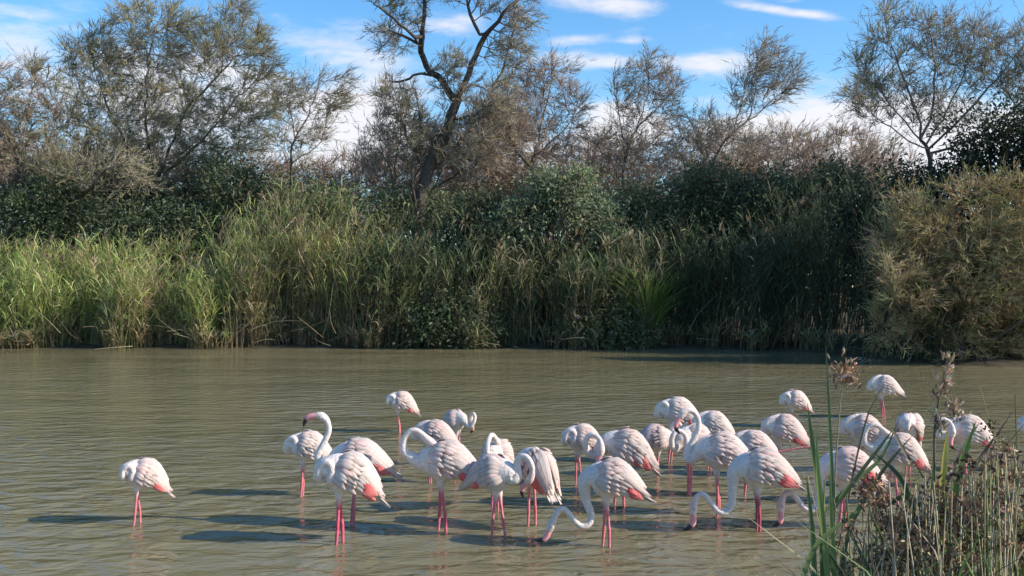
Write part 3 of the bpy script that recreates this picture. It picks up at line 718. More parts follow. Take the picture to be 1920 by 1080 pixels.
def flamingo(label, px, py, yaw, neck, s=1.0, hb=0.68, pitch=8.0, pink=0.0, scar=0.6, legs=((0.0, 0.0), (0.0, 0.0)), leg_col=(0.62, 0.20, 0.22), seed=0, side=1,
             raised=None, ruffle=0.3, neck_up=0.0, neck_fwd=1.0, headpink=0.35, dark=False):
    r = np.random.default_rng(900 + seed)
    pink = pink + r.uniform(0, 0.3); dirt = r.uniform(0.88, 1.0)
    d = CAM_H * FPX / (py - 540.0)
    if legs == ((0.0, 0.0), (0.0, 0.0)): legs = ((r.uniform(-0.09, 0.09), 0.0), (r.uniform(-0.09, 0.09), 0.0))
    root = thing('flamingo', label, 'flamingo', ((px - 960) / FPX * d, d, 0), 'flamingos wading in the pond', math.radians(yaw))
    root.scale = (s, s, s)
    cp, sp = math.cos(math.radians(pitch)), math.sin(math.radians(pitch))
    def rot(v):   # pitch the trunk about its centre, chest up
        v = np.asarray(v, float)
        x, z = v[..., 0] * cp - v[..., 2] * sp, v[..., 0] * sp + v[..., 2] * cp
        return np.stack([x, v[..., 1], z + hb], -1)
    # one loft: tail - trunk - neck - head
    tc_ = rot(np.stack([TORSO[:, 0], 0 * TORSO[:, 0], TORSO[:, 1]], 1))
    nk = np.array(NECKS[neck], float); nk[:, 1] *= side; nk[:, 0] *= neck_fwd; nk[:, 2] += neck_up * np.linspace(0, 1, len(nk))
    nk[:, 2] += hb
    nk[0] = 0.5 * nk[0] + 0.5 * rot(np.array([0.26, 0, -0.03]))
    ctrl = np.vstack([tc_[-2:], nk])
    k = 30
    pn = smooth_path(ctrl, k + 4)
    # keep the samples after the last trunk station
    seglen = np.linalg.norm(np.diff(pn, axis=0), axis=1); cum = np.concatenate([[0], np.cumsum(seglen)])
    i0 = int(np.argmin(np.linalg.norm(pn - tc_[-1], axis=1)))
    pn = pn[i0 + 1:]; cum = cum[i0 + 1:]; cum = (cum - cum[0]) / (cum[-1] - cum[0])
    total = seglen[i0 + 1:].sum()
    hd = 1 - 0.14 / max(total, 0.3)          # head starts here
    nr = np.interp(cum, [0, 0.08, 0.2, 0.45, hd - 0.05, hd + 0.02, (hd + 1) / 2, 0.99, 1.0], [0.108, 0.074, 0.045, 0.033, 0.0285, 0.037, 0.047, 0.033, 0.027])
    if neck in ('sleep', 'tuck'): nr = np.maximum(nr * 1.12, 0.04) * np.where(cum > 0.985, 0.6, 1)
    cen = np.vstack([tc_, pn]); nst = len(cen)
    hh = np.concatenate([TORSO[:, 2], nr]); hw = np.concatenate([TORSO[:, 3], nr * 0.95])
    tan = unit(np.gradient(cen, axis=0))
    upv = np.array([0, 0, 1.0]); rings = []
    th = (np.arange(NS) + 0.0) * 2 * np.pi / NS - np.pi / 2
    sv = np.array([0, 1.0, 0])
    for i in range(nst):
        sv = unit(sv - tan[i] * np.dot(sv, tan[i])); uv = np.cross(tan[i], sv)
        if i == 0 and uv[2] < 0: uv = -uv
        rings.append(cen[i] + hw[i] * np.cos(th)[:, None] * sv + hh[i] * np.sin(th)[:, None] * uv)
    V = [tuple(v) for v in np.concatenate(rings)]
    colr = []
    wh = (WHITE * (1 - 0.6 * pink) + PINK * 0.6 * pink) * dirt
    for i in range(nst):
        f = 0 if i < len(TORSO) else cum[i - len(TORSO)]
        c = wh + (PINK - wh) * (headpink * max(0, f - 0.45) / 0.55) if f > 0 else wh
        colr += [c * (1 + r.normal(0, 0.015)) for _ in range(NS)]
    F = []
    hole = {}
    # belly faces that grow into legs
    hip = [(4, 0, +1), (4, NS - 1, -1)]
    for kk, lg in enumerate(legs):
        if len(lg) > 2: hip[kk] = (hip[kk][0] + int(lg[2]), hip[kk][1], hip[kk][2])
    skip = {(h_[0], h_[1]) for h_ in hip}
    for i in range(nst - 1):
        for j in range(NS):
            if (i, j) in skip: continue
            j2 = (j + 1) % NS
            F.append((i * NS + j, i * NS + j2, (i + 1) * NS + j2, (i + 1) * NS + j))
    F.append(tuple(range(NS))[::-1]); F.append(tuple((nst - 1) * NS + j for j in range(NS)))
    lc = np.asarray(leg_col, float)
    for kk, (i, j, sg) in enumerate(hip):
        if kk >= len(legs): continue
        j2 = (j + 1) % NS
        loop = [i * NS + j, i * NS + j2, (i + 1) * NS + j2, (i + 1) * NS + j]
        c0 = np.mean([V[v] for v in loop], axis=0)
        dirs = [np.array(V[v]) - c0 for v in loop]
        ang0 = math.atan2(dirs[0][1], dirs[0][0])
        cr_ = dirs[0][0] * dirs[1][1] - dirs[0][1] * dirs[1][0]
        sgn = 1 if cr_ > 0 else -1
        dx, dy = legs[kk][0], legs[kk][1]
        if raised is not None and kk == raised[0]:
            foot = np.array(raised[1]); knee = c0 * 0.5 + foot * 0.5 + np.array([0, 0, 0.03])
            stations = [(c0 + (knee - c0) * 0.25, 0.034, wh), (c0 + (knee - c0) * 0.5, 0.018, lc), (knee, 0.019, lc), (knee + (foot - knee) * 0.6, 0.014, lc), (foot, 0.013, lc),
                        (foot + np.array([-0.05, 0, -0.02]), 0.028, lc), (foot + np.array([-0.10, 0, -0.05]), 0.008, lc)]
        else:
            foot = np.array([c0[0] + dx, c0[1] * 1.1 + dy, -0.32])
            hz = c0[2]
            kn = 0.5 * c0 + 0.5 * np.array([foot[0], foot[1], 0]); kn[2] = hz * 0.34; kn[0] -= 0.012
            top = c0 * 0.78 + kn * 0.22
            stations = [(c0 * 0.92 + kn * 0.08, 0.046, wh), (top, 0.030, wh * 0.6 + lc * 0.4), (c0 * 0.55 + kn * 0.45, 0.0185, lc), (c0 * 0.15 + kn * 0.85, 0.0165, lc), (kn, 0.0235, lc * np.array([0.95, 0.8, 0.8])),
                        (kn * 0.85 + foot * 0.15, 0.017, lc), (kn * 0.45 + foot * 0.55, 0.015, lc), (foot, 0.017, lc)]
        prev = loop
        for si, (c, rad, cc) in enumerate(stations):
            ids = []
            for m in range(4):
                a = ang0 + sgn * m * math.pi / 2
                if raised is not None and kk == raised[0]:
                    v = c + rad * (math.cos(a) * np.array([0.3, 0, 0.95]) + math.sin(a) * np.array([0, 1.0, 0]))
                else:
                    v = c + rad * 1.25 * np.array([math.cos(a), math.sin(a), 0])
                V.append(tuple(v)); colr.append(cc); ids.append(len(V) - 1)
            for m in range(4):
                m2 = (m + 1) % 4
                F.append((prev[m], prev[m2], ids[m2], ids[m]))
            prev = ids
        F.append(tuple(prev))
    me = bpy.data.meshes.new('body')
    me.from_pydata(V, [], F)
    at = me.attributes.new('Col', 'FLOAT_COLOR', 'POINT')
    c4 = np.ones((len(V), 4), np.float32); c4[:, :3] = np.array(colr); at.data.foreach_set('color', c4.ravel())
    me.polygons.foreach_set('use_smooth', [True] * len(me.polygons)); me.materials.append(MAT_PLUM)
    body = bpy.data.objects.new('body', me); COL.objects.link(body); body.parent = root
    sb = body.modifiers.new('smooth', 'SUBSURF'); sb.levels = 1; sb.render_levels = 1
    # wings: overlapping feathers lying on the flank
    def flank(u, thv, off):
        x = u
        xi = np.clip(x, TORSO[0, 0], TORSO[-1, 0])
        z = np.interp(xi, TORSO[:, 0], TORSO[:, 1]); b_ = np.maximum(np.interp(xi, TORSO[:, 0], TORSO[:, 2]), 0.03); a = np.maximum(np.interp(xi, TORSO[:, 0], TORSO[:, 3]), 0.035)
        ov = np.clip((TORSO[0, 0] - x) / 0.1, 0, 1)
        return rot(np.stack([x, (a + off) * np.cos(thv), z + (b_ + off) * np.sin(thv) - 0.03 * ov], -1))
    for sgn, nm in ((1, 'wing'), (-1, 'wing')):
        g = Geo()
        def feather(u0, t0, u1, t1, w, off, col, col2=None, lift=0.0):
            n = 6; tt = np.linspace(0, 1, n); u0 *= 0.86; u1 *= 0.86
            prof = np.array([0.55, 0.9, 1.0, 0.95, 0.7, 0.12])
            uu = u0 + (u1 - u0) * tt; tv = t0 + (t1 - t0) * tt
            rows = []
            for o_, b_ in ((-0.5, -0.009), (0, 0.011), (0.5, -0.009)):
                xi = np.clip(uu, TORSO[0, 0], TORSO[-1, 0]); hb_ = np.maximum(np.interp(xi, TORSO[:, 0], TORSO[:, 2]), 0.07)
                pt = flank(uu, tv + o_ * w * prof / hb_, (off + 0.012) * np.clip(tt / 0.35, 0, 1) - 0.012 + b_ * np.clip(tt / 0.2, 0, 1) + (0.006 if sgn > 0 else 0.0) + lift * tt ** 2)
                rows.append(pt)
            v = np.stack(rows, 1).reshape(-1, 3); v[:, 1] *= sgn
            q = []
            for i in range(n - 1):
                for j in range(2):
                    a = i * 3 + j; q.append((a, a + 1, a + 4, a + 3) if sgn > 0 else (a, a + 3, a + 4, a + 1))
            c1 = np.asarray(col); c2 = np.asarray(col if col2 is None else col2)
            cc = c1[None] + (c2 - c1)[None] * tt[:, None]
            c3 = np.repeat(cc[:, None, :], 3, 1); edge = np.array((0.90, 0.74, 0.71))  # edge tint paints in the pinkish shade between feathers
            c3[:, 0] *= edge; c3[:, 2] *= edge
            g.add(v, q, c3.reshape(-1, 3))
        R = lambda: r.normal(0, 1)
        base_c = lambda: (wh * (1 - 0.25 * r.random()) + PINK * 0) if r.random() < 0.85 else wh * 0.5 + PINK * 0.5
        # flight feathers below everything
        for k_ in range(6):
            t0 = -0.35 + 0.16 * k_
            feather(-0.12 + 0.01 * R(), t0, -0.49 + 0.02 * R() - 0.01 * k_, t0 * 0.5 - 0.15, 0.05, 0.010, (wh * 0.9 + PINK * 0.1) if k_ > 1 else (np.array((0.10, 0.07, 0.07)) if dark and k_ == 0 else PINK), wh, 0.008)
        # three rows of coverts
        for row, (ua, ub, off, ww) in enumerate(((-0.02, -0.24, 0.020, 0.052), (0.09, -0.10, 0.028, 0.055), (0.19, 0.02, 0.033, 0.06))):
            for k_ in range(8):
                t0 = -0.40 + 0.20 * k_ + 0.03 * R() + 0.05 * row
                feather(ua + 0.015 * R(), t0, ub + 0.015 * R(), t0 - 0.12, ww, off, base_c(), None, 0.018 + ruffle * 0.05 * r.random())
        # scarlet coverts showing at the rear of the folded wing
        for k_ in range(int(round(6 * scar))):
            t0 = -0.34 + 0.11 * k_ + 0.02 * R()
            cs = SCAR * (0.8 + 0.35 * r.random())
            feather(-0.11 + 0.02 * R() - 0.010 * k_, t0, -0.33 + 0.04 * R() - 0.008 * k_, t0 - 0.06, 0.062, 0.046, cs, cs * 0.65 + wh * 0.35, 0.014)
        # long scapulars and tertials draped over the rump
        for k_ in range(8 if scar > 0.45 else 11):
            t0 = 1.62 - 0.155 * k_
            feather(0.15 + 0.015 * R() - 0.014 * k_, t0, -0.32 - 0.10 * r.random() - 0.012 * k_, t0 * 0.82 - 0.12, 0.056, 0.040 + 0.004 * (k_ % 2), base_c(), base_c() * 0.95 + PINK * 0.05, 0.016 + ruffle * 0.04 * r.random())
        g.obj(nm, MAT_FEATHER, root)
    g = Geo()
    for k_ in range(7):
        a = (k_ - 3) * 0.13
        tt = np.linspace(0, 1, 5); w = 0.045 * np.array([0.7, 1, 1, 0.8, 0.15])
        ctr = np.stack([-0.27 - 0.17 * tt, np.sin(a) * 0.12 * tt + 0.012 * (k_ - 3), -0.065 - 0.06 * tt + 0.004 * abs(k_ - 3)], 1)
        v = rot(np.stack([ctr - np.array([0, .5, 0]) * w[:, None], ctr + np.array([0, .5, 0.0]) * w[:, None]], 1).reshape(-1, 3))
        g.add(v, [(2 * i, 2 * i + 1, 2 * i + 3, 2 * i + 2) for i in range(4)], wh * r.uniform(0.85, 1.0))
    g.obj('tail', MAT_FEATHER, root)
    # bill, bent in the middle with a black tip; eye
    e0 = cen[-1]; dh = tan[-1]
    uref = np.array([0, 0, 1.]) if abs(dh[2]) < 0.85 else np.array([1.0, 0, 0])
    down = -unit(uref - dh * np.dot(uref, dh))
    if abs(dh[2]) >= 0.85: down = -down if neck.startswith('feed') else down
    hidden = neck in ('sleep', 'loop', 'back', 'tuck')
    bp_ = np.array([e0 - dh * 0.015, e0 + dh * 0.04, e0 + dh * 0.08 + down * 0.012, e0 + dh * 0.112 + down * 0.05, e0 + dh * 0.125 + down * 0.10])
    gb = Geo(); tube(gb, smooth_path(bp_, 9), np.array([.032, .032, .031, .030, .029, .026, .021, .014, .004]),
                     np.repeat(np.array([(0.72, 0.30, 0.31)] * 5 + [(0.03, 0.025, 0.03)] * 4), 8, axis=0), 8)
    if not hidden: gb.obj('bill', MAT_BILL, root)
    sde = unit(np.cross(dh, down))
    hc = cen[-4]
    for sg in (1, -1):
        ge = Geo()
        u = np.linspace(0, np.pi, 5); w_ = np.linspace(0, 2 * np.pi, 7)[:-1]
        vv = np.array([[math.sin(a) * math.cos(c), math.sin(a) * math.sin(c), math.cos(a)] for a in u for c in w_]) * 0.008 + hc + sg * sde * 0.047 - down * 0.006
        ge.add(vv, [(i * 6 + j, i * 6 + (j + 1) % 6, (i + 1) * 6 + (j + 1) % 6, (i + 1) * 6 + j) for i in range(4) for j in range(6)], (0.5, 0.38, 0.1))
        if not hidden: ge.obj('eye', MAT_BILL, root)
    return root

B = flamingo
B('flamingo standing alone at the far left with its head tucked away', 270, 981, 208, 'tuck', 0.88, hb=0.62, pitch=24, scar=0.3, seed=1, legs=((0.08, 0.03), (-0.06, 0)))
B('sleeping flamingo partly hidden behind the upright pink billed head', 578, 930, 190, 'tuck', 1.0, hb=0.62, pitch=16, scar=0.2, seed=2)
B('flamingo holding its head up with a pink and black bill pointing left', 672, 985, 180, 'upright', 1.12, hb=0.66, pitch=6, scar=0.9, seed=3, headpink=0.2)
B('front flamingo dozing with ruffled back feathers before the head-up bird', 652, 1018, 194, 'tuck', 1.14, hb=0.62, pitch=22, scar=0.8, seed=4, leg_col=(0.62, 0.12, 0.17), legs=((0.05, 0), (-0.05, 0)), ruffle=0.6)
B('small flamingo at the back of the left group with a white neck loop hanging', 752, 810, 195, 'tuck', 0.95, hb=0.58, pitch=20, scar=0.1, seed=5)
B('flamingo with its head buried in its back feathers behind the ring-necked bird', 815, 905, 176, 'sleep', 1.0, hb=0.64, pitch=14, scar=0.2, seed=6)
B('bluish shaded flamingo with a white neck hanging down its right side', 853, 872, -40, 'low', 0.82, hb=0.80, pitch=20, scar=0.1, seed=7)
B('flamingo bending its neck into a ring while preening', 836, 996, 180, 'loop', 1.14, hb=0.66, pitch=10, scar=0.4, seed=8, dark=True, legs=((-0.07, 0.02), (0.05, 0)), leg_col=(0.6, 0.15, 0.19))
B('flamingo with curled neck facing the viewer behind the striding bird', 932, 957, 250, 'loop', 0.95, hb=0.68, pitch=22, scar=0.1, seed=9)
B('striding flamingo with its neck arched down on the right', 925, 1005, -28, 'arch', 1.0, hb=0.66, pitch=10, scar=0.2, seed=10, legs=((0.13, 0.0), (-0.06, 0)), pink=0.1, headpink=0.8)
B('hunched flamingo seen from behind with a scarlet patch on its left wing', 1007, 988, 128, 'sleep', 1.0, hb=0.66, pitch=30, scar=0.9, seed=11, side=-1, legs=((0, 0.03), (0, -0.03)))
B('dozing flamingo in the gap between the hunched bird and the ruffled bird', 1090, 910, 200, 'tuck', 0.95, hb=0.66, pitch=16, scar=0.2, seed=12)
B('flamingo with ruffled shoulder feathers and drooping tail behind the feeding bird', 1172, 948, 180, 'low', 1.15, hb=0.60, pitch=20, scar=0.8, seed=13, ruffle=1.0)
B('flamingo feeding with its neck in a deep curve and bill in the water', 1146, 1025, 180, 'feed', 1.04, hb=0.66, pitch=10, scar=0.5, seed=14, legs=((-0.03, 0.0), (0.06, 0), ), headpink=0.0)
B('flamingo facing right with its pink head curled against its chest', 1230, 893, 0, 'arch', 0.95, hb=0.55, pitch=4, scar=0.1, seed=15, pink=0.4, headpink=1.0, neck_fwd=0.85, neck_up=0.05)
B('big sleeping flamingo at the back just left of the raised dark head', 1268, 868, 185, 'tuck', 1.1, hb=0.70, pitch=12, scar=0.1, seed=16)
B('flamingo tail and back showing behind the dark-billed bird', 1335, 880, 180, 'sleep', 1.0, hb=0.64, pitch=16, scar=0.3, seed=17)
B('pale flamingo breast on behind the curved neck of the dark-billed bird', 1300, 928, 215, 'low', 1.05, hb=0.66, pitch=14, scar=0.2, seed=18)
B('flamingo with a tall curved neck and dark bill pointing down', 1352, 966, 180, 'ess', 1.12, hb=0.66, pitch=10, scar=0.4, seed=19, headpink=0.25)
B('flamingo stretching one pink leg straight out behind it', 1410, 932, 180, 'sleep', 1.02, hb=0.62, pitch=12, scar=0.5, seed=20, raised=(0, (-0.72, 0.1, 0.66)))
B('streaky pink flamingo behind the leg-stretching bird', 1468, 893, 182, 'sleep', 1.05, hb=0.62, pitch=16, scar=0.3, seed=21, pink=0.3)
B('feeding flamingo with a wide curved neck and scarlet rear wing patch', 1428, 996, 180, 'feed_wide', 1.12, hb=0.60, pitch=8, scar=0.9, seed=22, leg_col=(0.42, 0.10, 0.13), headpink=0.3)
B('small sleeping flamingo at the back left of the brown seed head', 1489, 800, 190, 'tuck', 0.98, hb=0.50, pitch=16, scar=0.1, seed=23)
B('flamingo behind the tall blades with a scarlet patch and its head reaching down', 1588, 990, 180, 'feed_wide', 1.1, hb=0.60, pitch=8, scar=0.95, seed=25, pink=0.25, headpink=0.7)
B('farthest flamingo standing above the others at the right', 1656, 783, 184, 'sleep', 1.1, hb=0.58, pitch=10, scar=0.0, seed=26)
B('shaded lilac flamingo below the farthest bird', 1616, 884, 180, 'sleep', 1.05, hb=0.58, pitch=12, scar=0.0, seed=27)
B('flamingo with a looped white neck behind the bent brown blades', 1684, 945, 180, 'loop', 1.05, hb=0.62, pitch=18, scar=0.6, seed=28, pink=0.2)
B('upright narrow flamingo left of the tall pale plume', 1705, 885, 235, 'sleep', 0.95, hb=0.68, pitch=34, scar=0.2, seed=29, pink=0.25)
B('flamingo behind the tall pale plume with a bright curved neck', 1812, 915, 185, 'low', 1.05, hb=0.72, pitch=14, scar=0.1, seed=30)
B('flamingo cut off by the right edge of the picture', 1945, 885, 190, 'sleep', 1.0, hb=0.66, pitch=14, scar=0.1, seed=31)

# ------------------------------------------------------------------ near bank plants at the lower right
def px_path(pts, d, dd=0.0, n=10):
    p = np.array([P(x, y, d + dd * i / max(1, len(pts) - 1)) for i, (x, y) in enumerate(pts)])
    return smooth_path(p, n)
def blade(root, pts, d, w, col, name='leaf', dd=0.15, twist=0.5, r=rng):
    """a grass blade with a folded midrib"""
    cl = px_path(pts, d, dd, 11); k = len(cl)
    tan = unit(np.gradient(cl, axis=0))
    view = unit(np.array([0.15, -1.0, 0.25]))
    sd = unit(np.cross(tan, view)); nrm = unit(np.cross(sd, tan))
    tw = np.linspace(0, twist, k)[:, None]
    sd2 = unit(sd * np.cos(tw) + nrm * np.sin(tw)); n2 = unit(np.cross(sd2, tan))
    prof = w * np.interp(np.linspace(0, 1, k), [0, 0.2, 0.5, 0.8, 1], [0.6, 1, 0.95, 0.6, 0.04])[:, None]
    v = np.stack([cl - sd2 * prof * 0.5 + n2 * prof * 0.16, cl, cl + sd2 * prof * 0.5 + n2 * prof * 0.16], 1).reshape(-1, 3)
    q = [(i * 3 + j, i * 3 + j + 1, i * 3 + j + 4, i * 3 + j + 3) for i in range(k - 1) for j in range(2)]
    c = np.asarray(col) * (1 + 0.12 * np.sin(np.arange(k) * 1.3 + w * 900))[:, None]
    g = Geo(); g.add(v - np.array(root.location), q, np.repeat(c, 3, axis=0))
    g.obj(name, MAT_REED, root)
def stem(root, pts, d, r0, r1, col, dd=0.1, name='stem'):
    cl = px_path(pts, d, dd, 14); g = Geo()
    tube(g, cl - np.array(root.location), np.linspace(r0, r1, 14), col, 6)
    g.obj(name, MAT_STRAW, root)
def spikelets(g, c, s, n, size, cols, r, up=0.4, ax=None):
    pos = c + r.normal(0, 1, (n, 3)) * s
    dv = unit(r.normal(0, 0.7, (n, 3)) + np.array([0.1, 0, up]))
    L = size * r.uniform(0.6, 1.4, (n, 1))
    pal = np.asarray(cols)
    for ang in (0, 1):
        sd = unit(np.cross(dv, np.array([0.3, 0.5, 0.8]) if ang == 0 else np.array([0.9, -0.2, 0.1])))
        cl = np.stack([pos, pos + dv * L * 0.5, pos + dv * L], 1)
        if ang == 0: cc = vcol(pal[r.integers(0, len(pal), n)], n, r, 0.2)
        ribbons(g, cl, size * 0.42 * np.array([0.4, 1, 0.1])[None] * np.ones((n, 1)), sd, cc)
def plant(name, label, x, d, cat='reed', group='reeds growing at the near bank'):
    xw = (x - 960) / FPX * d
    return thing(name, label, cat, (xw, d, float(ground_z(xw, d)) - 0.02), group)
GR1, GR2, GR3, YEL, DRY, DKG = (0.19, 0.27, 0.075), (0.14, 0.20, 0.07), (0.28, 0.35, 0.11), (0.60, 0.50, 0.10), (0.46, 0.37, 0.24), (0.07, 0.10, 0.05)
TAN = ((0.48, 0.31, 0.20), (0.58, 0.42, 0.29), (0.34, 0.20, 0.13), (0.68, 0.55, 0.40))

a = plant('reed', 'leftmost green reed with broad upright blades in front of the pond', 1540, 5.6)
stem(a, [(1542, 1420), (1543, 1100), (1546, 900)], 5.6, 0.008, 0.004, (0.24, 0.26, 0.1))
blade(a, [(1543, 1180), (1540, 960), (1524, 840), (1514, 755)], 5.6, 0.036, GR2)
blade(a, [(1560, 1200), (1545, 1010), (1535, 900), (1530, 800)], 5.55, 0.034, GR3)
blade(a, [(1548, 1150), (1560, 950), (1556, 800), (1548, 645)], 5.7, 0.022, GR2)
blade(a, [(1530, 1190), (1524, 1010), (1512, 890)], 5.5, 0.03, GR2)
blade(a, [(1575, 1190), (1562, 1040), (1556, 880)], 5.6, 0.035, GR3)
blade(a, [(1495, 1120), (1525, 1030), (1580, 980), (1640, 935)], 5.3, 0.026, GR2)
a = plant('reed', 'reed topped by a fluffy brown seed head', 1570, 6.2)
stem(a, [(1560, 1420), (1564, 1100), (1566, 900), (1572, 800), (1578, 730)], 6.2, 0.006, 0.003, (0.25, 0.24, 0.14))
g = Geo(); r_ = np.random.default_rng(5)
spikelets(g, P(1586, 702, 6.3) - np.array(a.location), np.array([0.045, 0.04, 0.05]), 150, 0.04, TAN, r_)
tag(g.obj('seed_head', MAT_STRAW, a), kind='stuff')
blade(a, [(1562, 1180), (1590, 1000), (1650, 890), (1712, 815)], 6.1, 0.03, DKG)
blade(a, [(1545, 960), (1600, 905), (1650, 860), (1685, 790)], 5.9, 0.026, GR2)
blade(a, [(1566, 1050), (1620, 800), (1660, 715)], 6.2, 0.012, (0.12, 0.12, 0.07))
a = plant('reed', 'tall reed carrying a long pale plume', 1762, 5.7)
stem(a, [(1752, 1440), (1756, 1100), (1752, 880), (1755, 780), (1778, 668)], 5.7, 0.009, 0.004, (0.13, 0.10, 0.07))
g = Geo()
for (x, y, sx, sz, n) in ((1778, 690, .012, .035, 40), (1770, 720, .018, .03, 36), (1757, 742, .02, .02, 22), (1752, 775, .012, .02, 18), (1785, 765, .03, .025, 44), (1762, 800, .018, .025, 30), (1795, 785, .02, .02, 26)):
    spikelets(g, P(x, y, 5.75) - np.array(a.location), np.array([sx, 0.015, sz]), n, 0.036, ((0.55, 0.42, 0.30), (0.45, 0.30, 0.2), (0.65, 0.55, 0.42)), r_, up=1.0)
tag(g.obj('plume', MAT_STRAW, a), kind='stuff')
blade(a, [(1755, 1180), (1762, 980), (1770, 880), (1778, 800)], 5.6, 0.045, YEL)
blade(a, [(1770, 1180), (1782, 1000), (1800, 880), (1830, 790)], 5.6, 0.055, GR1)
blade(a, [(1748, 1180), (1745, 1000), (1750, 850)], 5.7, 0.03, GR3)
blade(a, [(1742, 1180), (1720, 1000), (1690, 900), (1640, 850)], 5.6, 0.036, DKG)
blade(a, [(1760, 1150), (1740, 980), (1700, 930), (1655, 955)], 5.5, 0.05, (0.09, 0.13, 0.06))
a = plant('reed', 'reed with a blade folded over into a sharp peak', 1640, 5.9)
stem(a, [(1640, 1430), (1655, 1100), (1690, 930)], 5.9, 0.006, 0.003, (0.2, 0.18, 0.1))
blade(a, [(1560, 960), (1610, 890), (1652, 835), (1674, 806)], 5.9, 0.022, DKG, dd=0.1)
blade(a, [(1674, 806), (1700, 855), (1735, 905), (1760, 990)], 6.0, 0.022, (0.12, 0.11, 0.06), dd=-0.1)
a = plant('reed', 'dark thin reed leaning beside the right edge', 1905, 5.4)
stem(a, [(1915, 1450), (1912, 1100), (1908, 900), (1903, 740)], 5.4, 0.006, 0.002, DKG)
blade(a, [(1930, 1200), (1905, 1000), (1880, 900), (1874, 850)], 5.3, 0.045, GR1)
blade(a, [(1890, 1200), (1905, 1050), (1935, 930)], 5.3, 0.04, GR3)
blade(a, [(1850, 960), (1890, 985), (1960, 1010)], 5.2, 0.022, (0.5, 0.42, 0.3), dd=0.05)
a = plant('reed', 'dry brown reed with crossing blades below the bright curved neck', 1800, 5.8)
stem(a, [(1800, 1430), (1805, 1150), (1830, 930), (1872, 815)], 5.8, 0.006, 0.003, (0.15, 0.11, 0.08))
blade(a, [(1776, 950), (1830, 870), (1900, 770)], 5.8, 0.022, (0.16, 0.11, 0.08))
blade(a, [(1765, 930), (1800, 850), (1838, 790)], 5.9, 0.018, (0.13, 0.10, 0.07))
blade(a, [(1790, 1000), (1850, 880), (1925, 790)], 5.7, 0.022, (0.2, 0.16, 0.08))
g = Geo(); spikelets(g, P(1853, 800, 5.85) - np.array(a.location), np.array([0.03, 0.02, 0.025]), 26, 0.03, ((0.10, 0.08, 0.05), (0.2, 0.16, 0.08)), r_)
spikelets(g, P(1870, 830, 5.85) - np.array(a.location), np.array([0.025, 0.02, 0.02]), 30, 0.035, ((0.36, 0.3, 0.14), (0.5, 0.45, 0.3)), r_)
tag(g.obj('seed_head', MAT_STRAW, a), kind='stuff')
a = plant('reed', 'slim yellowish reed with a thin nodding tip above the right edge', 1868, 6.4)
stem(a, [(1880, 1420), (1878, 1050), (1872, 860), (1850, 770), (1838, 725)], 6.4, 0.005, 0.0015, (0.34, 0.31, 0.12))
blade(a, [(1878, 1150), (1868, 980), (1880, 880)], 6.3, 0.03, GR3)

# rush clumps with brown capsule clusters
clusters = []
for k in range(5):
    g = Geo(); r_ = np.random.default_rng(60 + k)
    spikelets(g, np.zeros(3), np.array([0.022, 0.022, 0.024]), 34, 0.026, ((0.30, 0.17, 0.10), (0.40, 0.24, 0.15), (0.13, 0.08, 0.055), (0.50, 0.35, 0.23)), r_)
    clusters.append(g.mesh('seed_cluster', MAT_STRAW))
RUSH = [  # px x, distance, spread px, top px y, stems, clusters, label
    (1665, 5.7, 75, 885, 50, 38, 'rush clump with dark brown capsules under the folded blade'),
    (1735, 5.4, 70, 900, 50, 36, 'rush clump at the foot of the tall pale plume'),
    (1800, 5.5, 72, 885, 46, 36, 'dense brown rush clump between the plume and the right edge'),
    (1870, 5.2, 72, 850, 46, 32, 'rush clump with pale dry stalks near the right edge'),
    (1945, 5.3, 70, 825, 42, 22, 'rush clump cut off by the right edge'),
    (1610, 5.5, 45, 1010, 22, 8, 'low sparse rush clump beside the broad upright blades'),
]
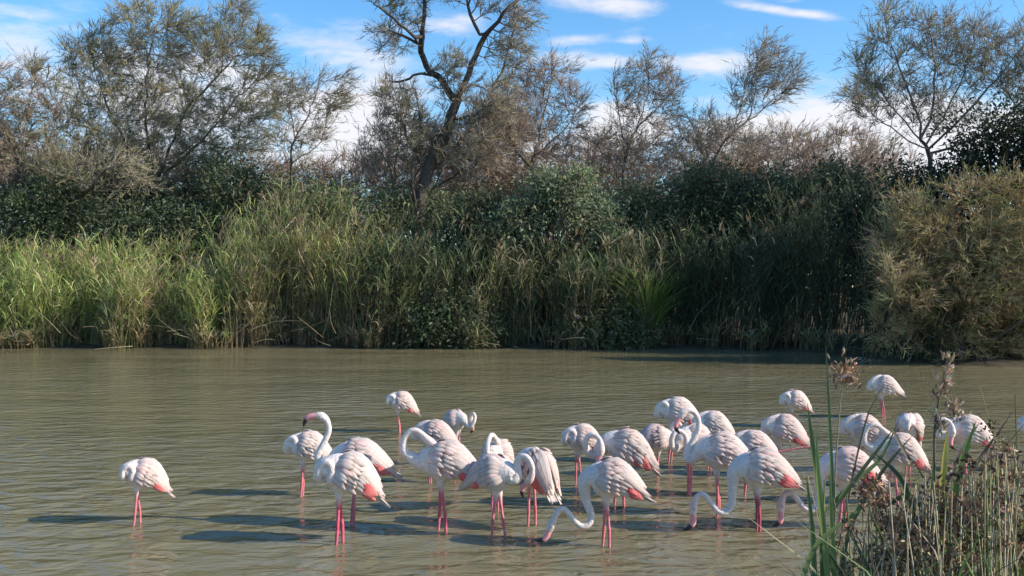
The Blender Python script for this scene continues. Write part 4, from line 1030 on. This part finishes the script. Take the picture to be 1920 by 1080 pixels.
for k, (x, d, sp, top, ns, ncl, lab) in enumerate(RUSH):
    r_ = np.random.default_rng(80 + k)
    a = plant('rush_clump', lab, x, d, 'rush', 'rush clumps on the near bank'); base = np.array(a.location)
    g = Geo(); tips = []
    for i in range(ns):
        fx = x + r_.uniform(-0.6, 0.6) * sp; fd = d + r_.uniform(-0.35, 0.35)
        p0 = np.array([(fx - 960) / FPX * fd, fd, float(ground_z((fx - 960) / FPX * fd, fd)) - 0.03])
        ty = top + abs(r_.normal(0, 55)); tx = fx + r_.normal(0, 0.55) * sp
        p2 = P(tx, ty, fd + r_.uniform(-0.3, 0.3)); pm = p0 * 0.45 + p2 * 0.55 + r_.normal(0, 0.03, 3)
        cl = smooth_path([p0, pm, p2], 7)
        pal = [(0.56, 0.47, 0.31), (0.44, 0.36, 0.22), (0.20, 0.25, 0.10), (0.66, 0.58, 0.42), (0.24, 0.18, 0.12), (0.32, 0.36, 0.16)][r_.integers(0, 6)]
        tube(g, cl - base, np.linspace(0.0048, 0.0022, 7) * r_.uniform(0.7, 1.3), np.asarray(pal) * r_.uniform(0.8, 1.2), 4)
        tips.append(cl)
    tag(g.obj('stalks', MAT_STRAW, a), kind='stuff')
    for i in range(ncl):
        cl = tips[r_.integers(0, len(tips))]; f = r_.uniform(0.62, 1.0) * 6; j = min(int(f), 5)
        pos = cl[j] + (cl[j + 1] - cl[j]) * (f - j) + r_.normal(0, 0.02, 3)
        o_ = bpy.data.objects.new('seed_cluster', clusters[r_.integers(0, 5)]); COL.objects.link(o_); o_.parent = a; o_['kind'] = 'stuff'
        o_.location = pos - base; o_.rotation_euler = (r_.uniform(-.5, .5), r_.uniform(-.5, .5), r_.uniform(0, 6.3)); sc_ = r_.uniform(0.7, 1.5); o_.scale = (sc_, sc_, sc_ * 1.1)
# finer grass between the clumps
r_ = np.random.default_rng(99); g = Geo(); n = 620
x = np.where(r_.random(n) < 0.85, r_.uniform(1600, 2050, n), r_.uniform(1490, 1620, n)); d = r_.uniform(4.8, 6.6, n)
xw = (x - 960) / FPX * d
p0 = np.stack([xw, d, ground_z(xw, d) - 0.03], 1)
H = r_.uniform(0.55, 1.3, (n, 1)) * np.interp(x, [1490, 1620, 1700, 2050], [0.75, 0.95, 1.15, 1.2])[:, None]
ln = np.stack([r_.normal(0.03, 0.16, n), r_.normal(0, 0.12, n), np.ones(n)], 1)
tt = np.linspace(0, 1, 5)
cl = p0[:, None] + ln[:, None] * H[:, None] * tt[None, :, None] + np.stack([r_.normal(0, .25, n), r_.normal(0, .15, n), -0.15 * np.ones(n)], 1)[:, None] * H[:, None] * (tt ** 2.5)[None, :, None]
pal = np.array([GR1, GR2, DKG, DRY, (0.22, 0.17, 0.1), GR3, (0.42, 0.36, 0.24)])
ribbons(g, cl, 0.016 * np.array([.8, 1, .9, .6, .1])[None] * r_.uniform(.5, 1.3, (n, 1)), unit(np.cross(ln, np.stack([r_.normal(0, .4, n), -np.ones(n), 0 * xw], 1))), vcol(pal[r_.integers(0, 7, n)], n, r_, 0.2))
tag(g.obj('bank_grass', MAT_REED), 'thin mixed grass between the rushes at the near bank', 'grass', None, 'stuff')
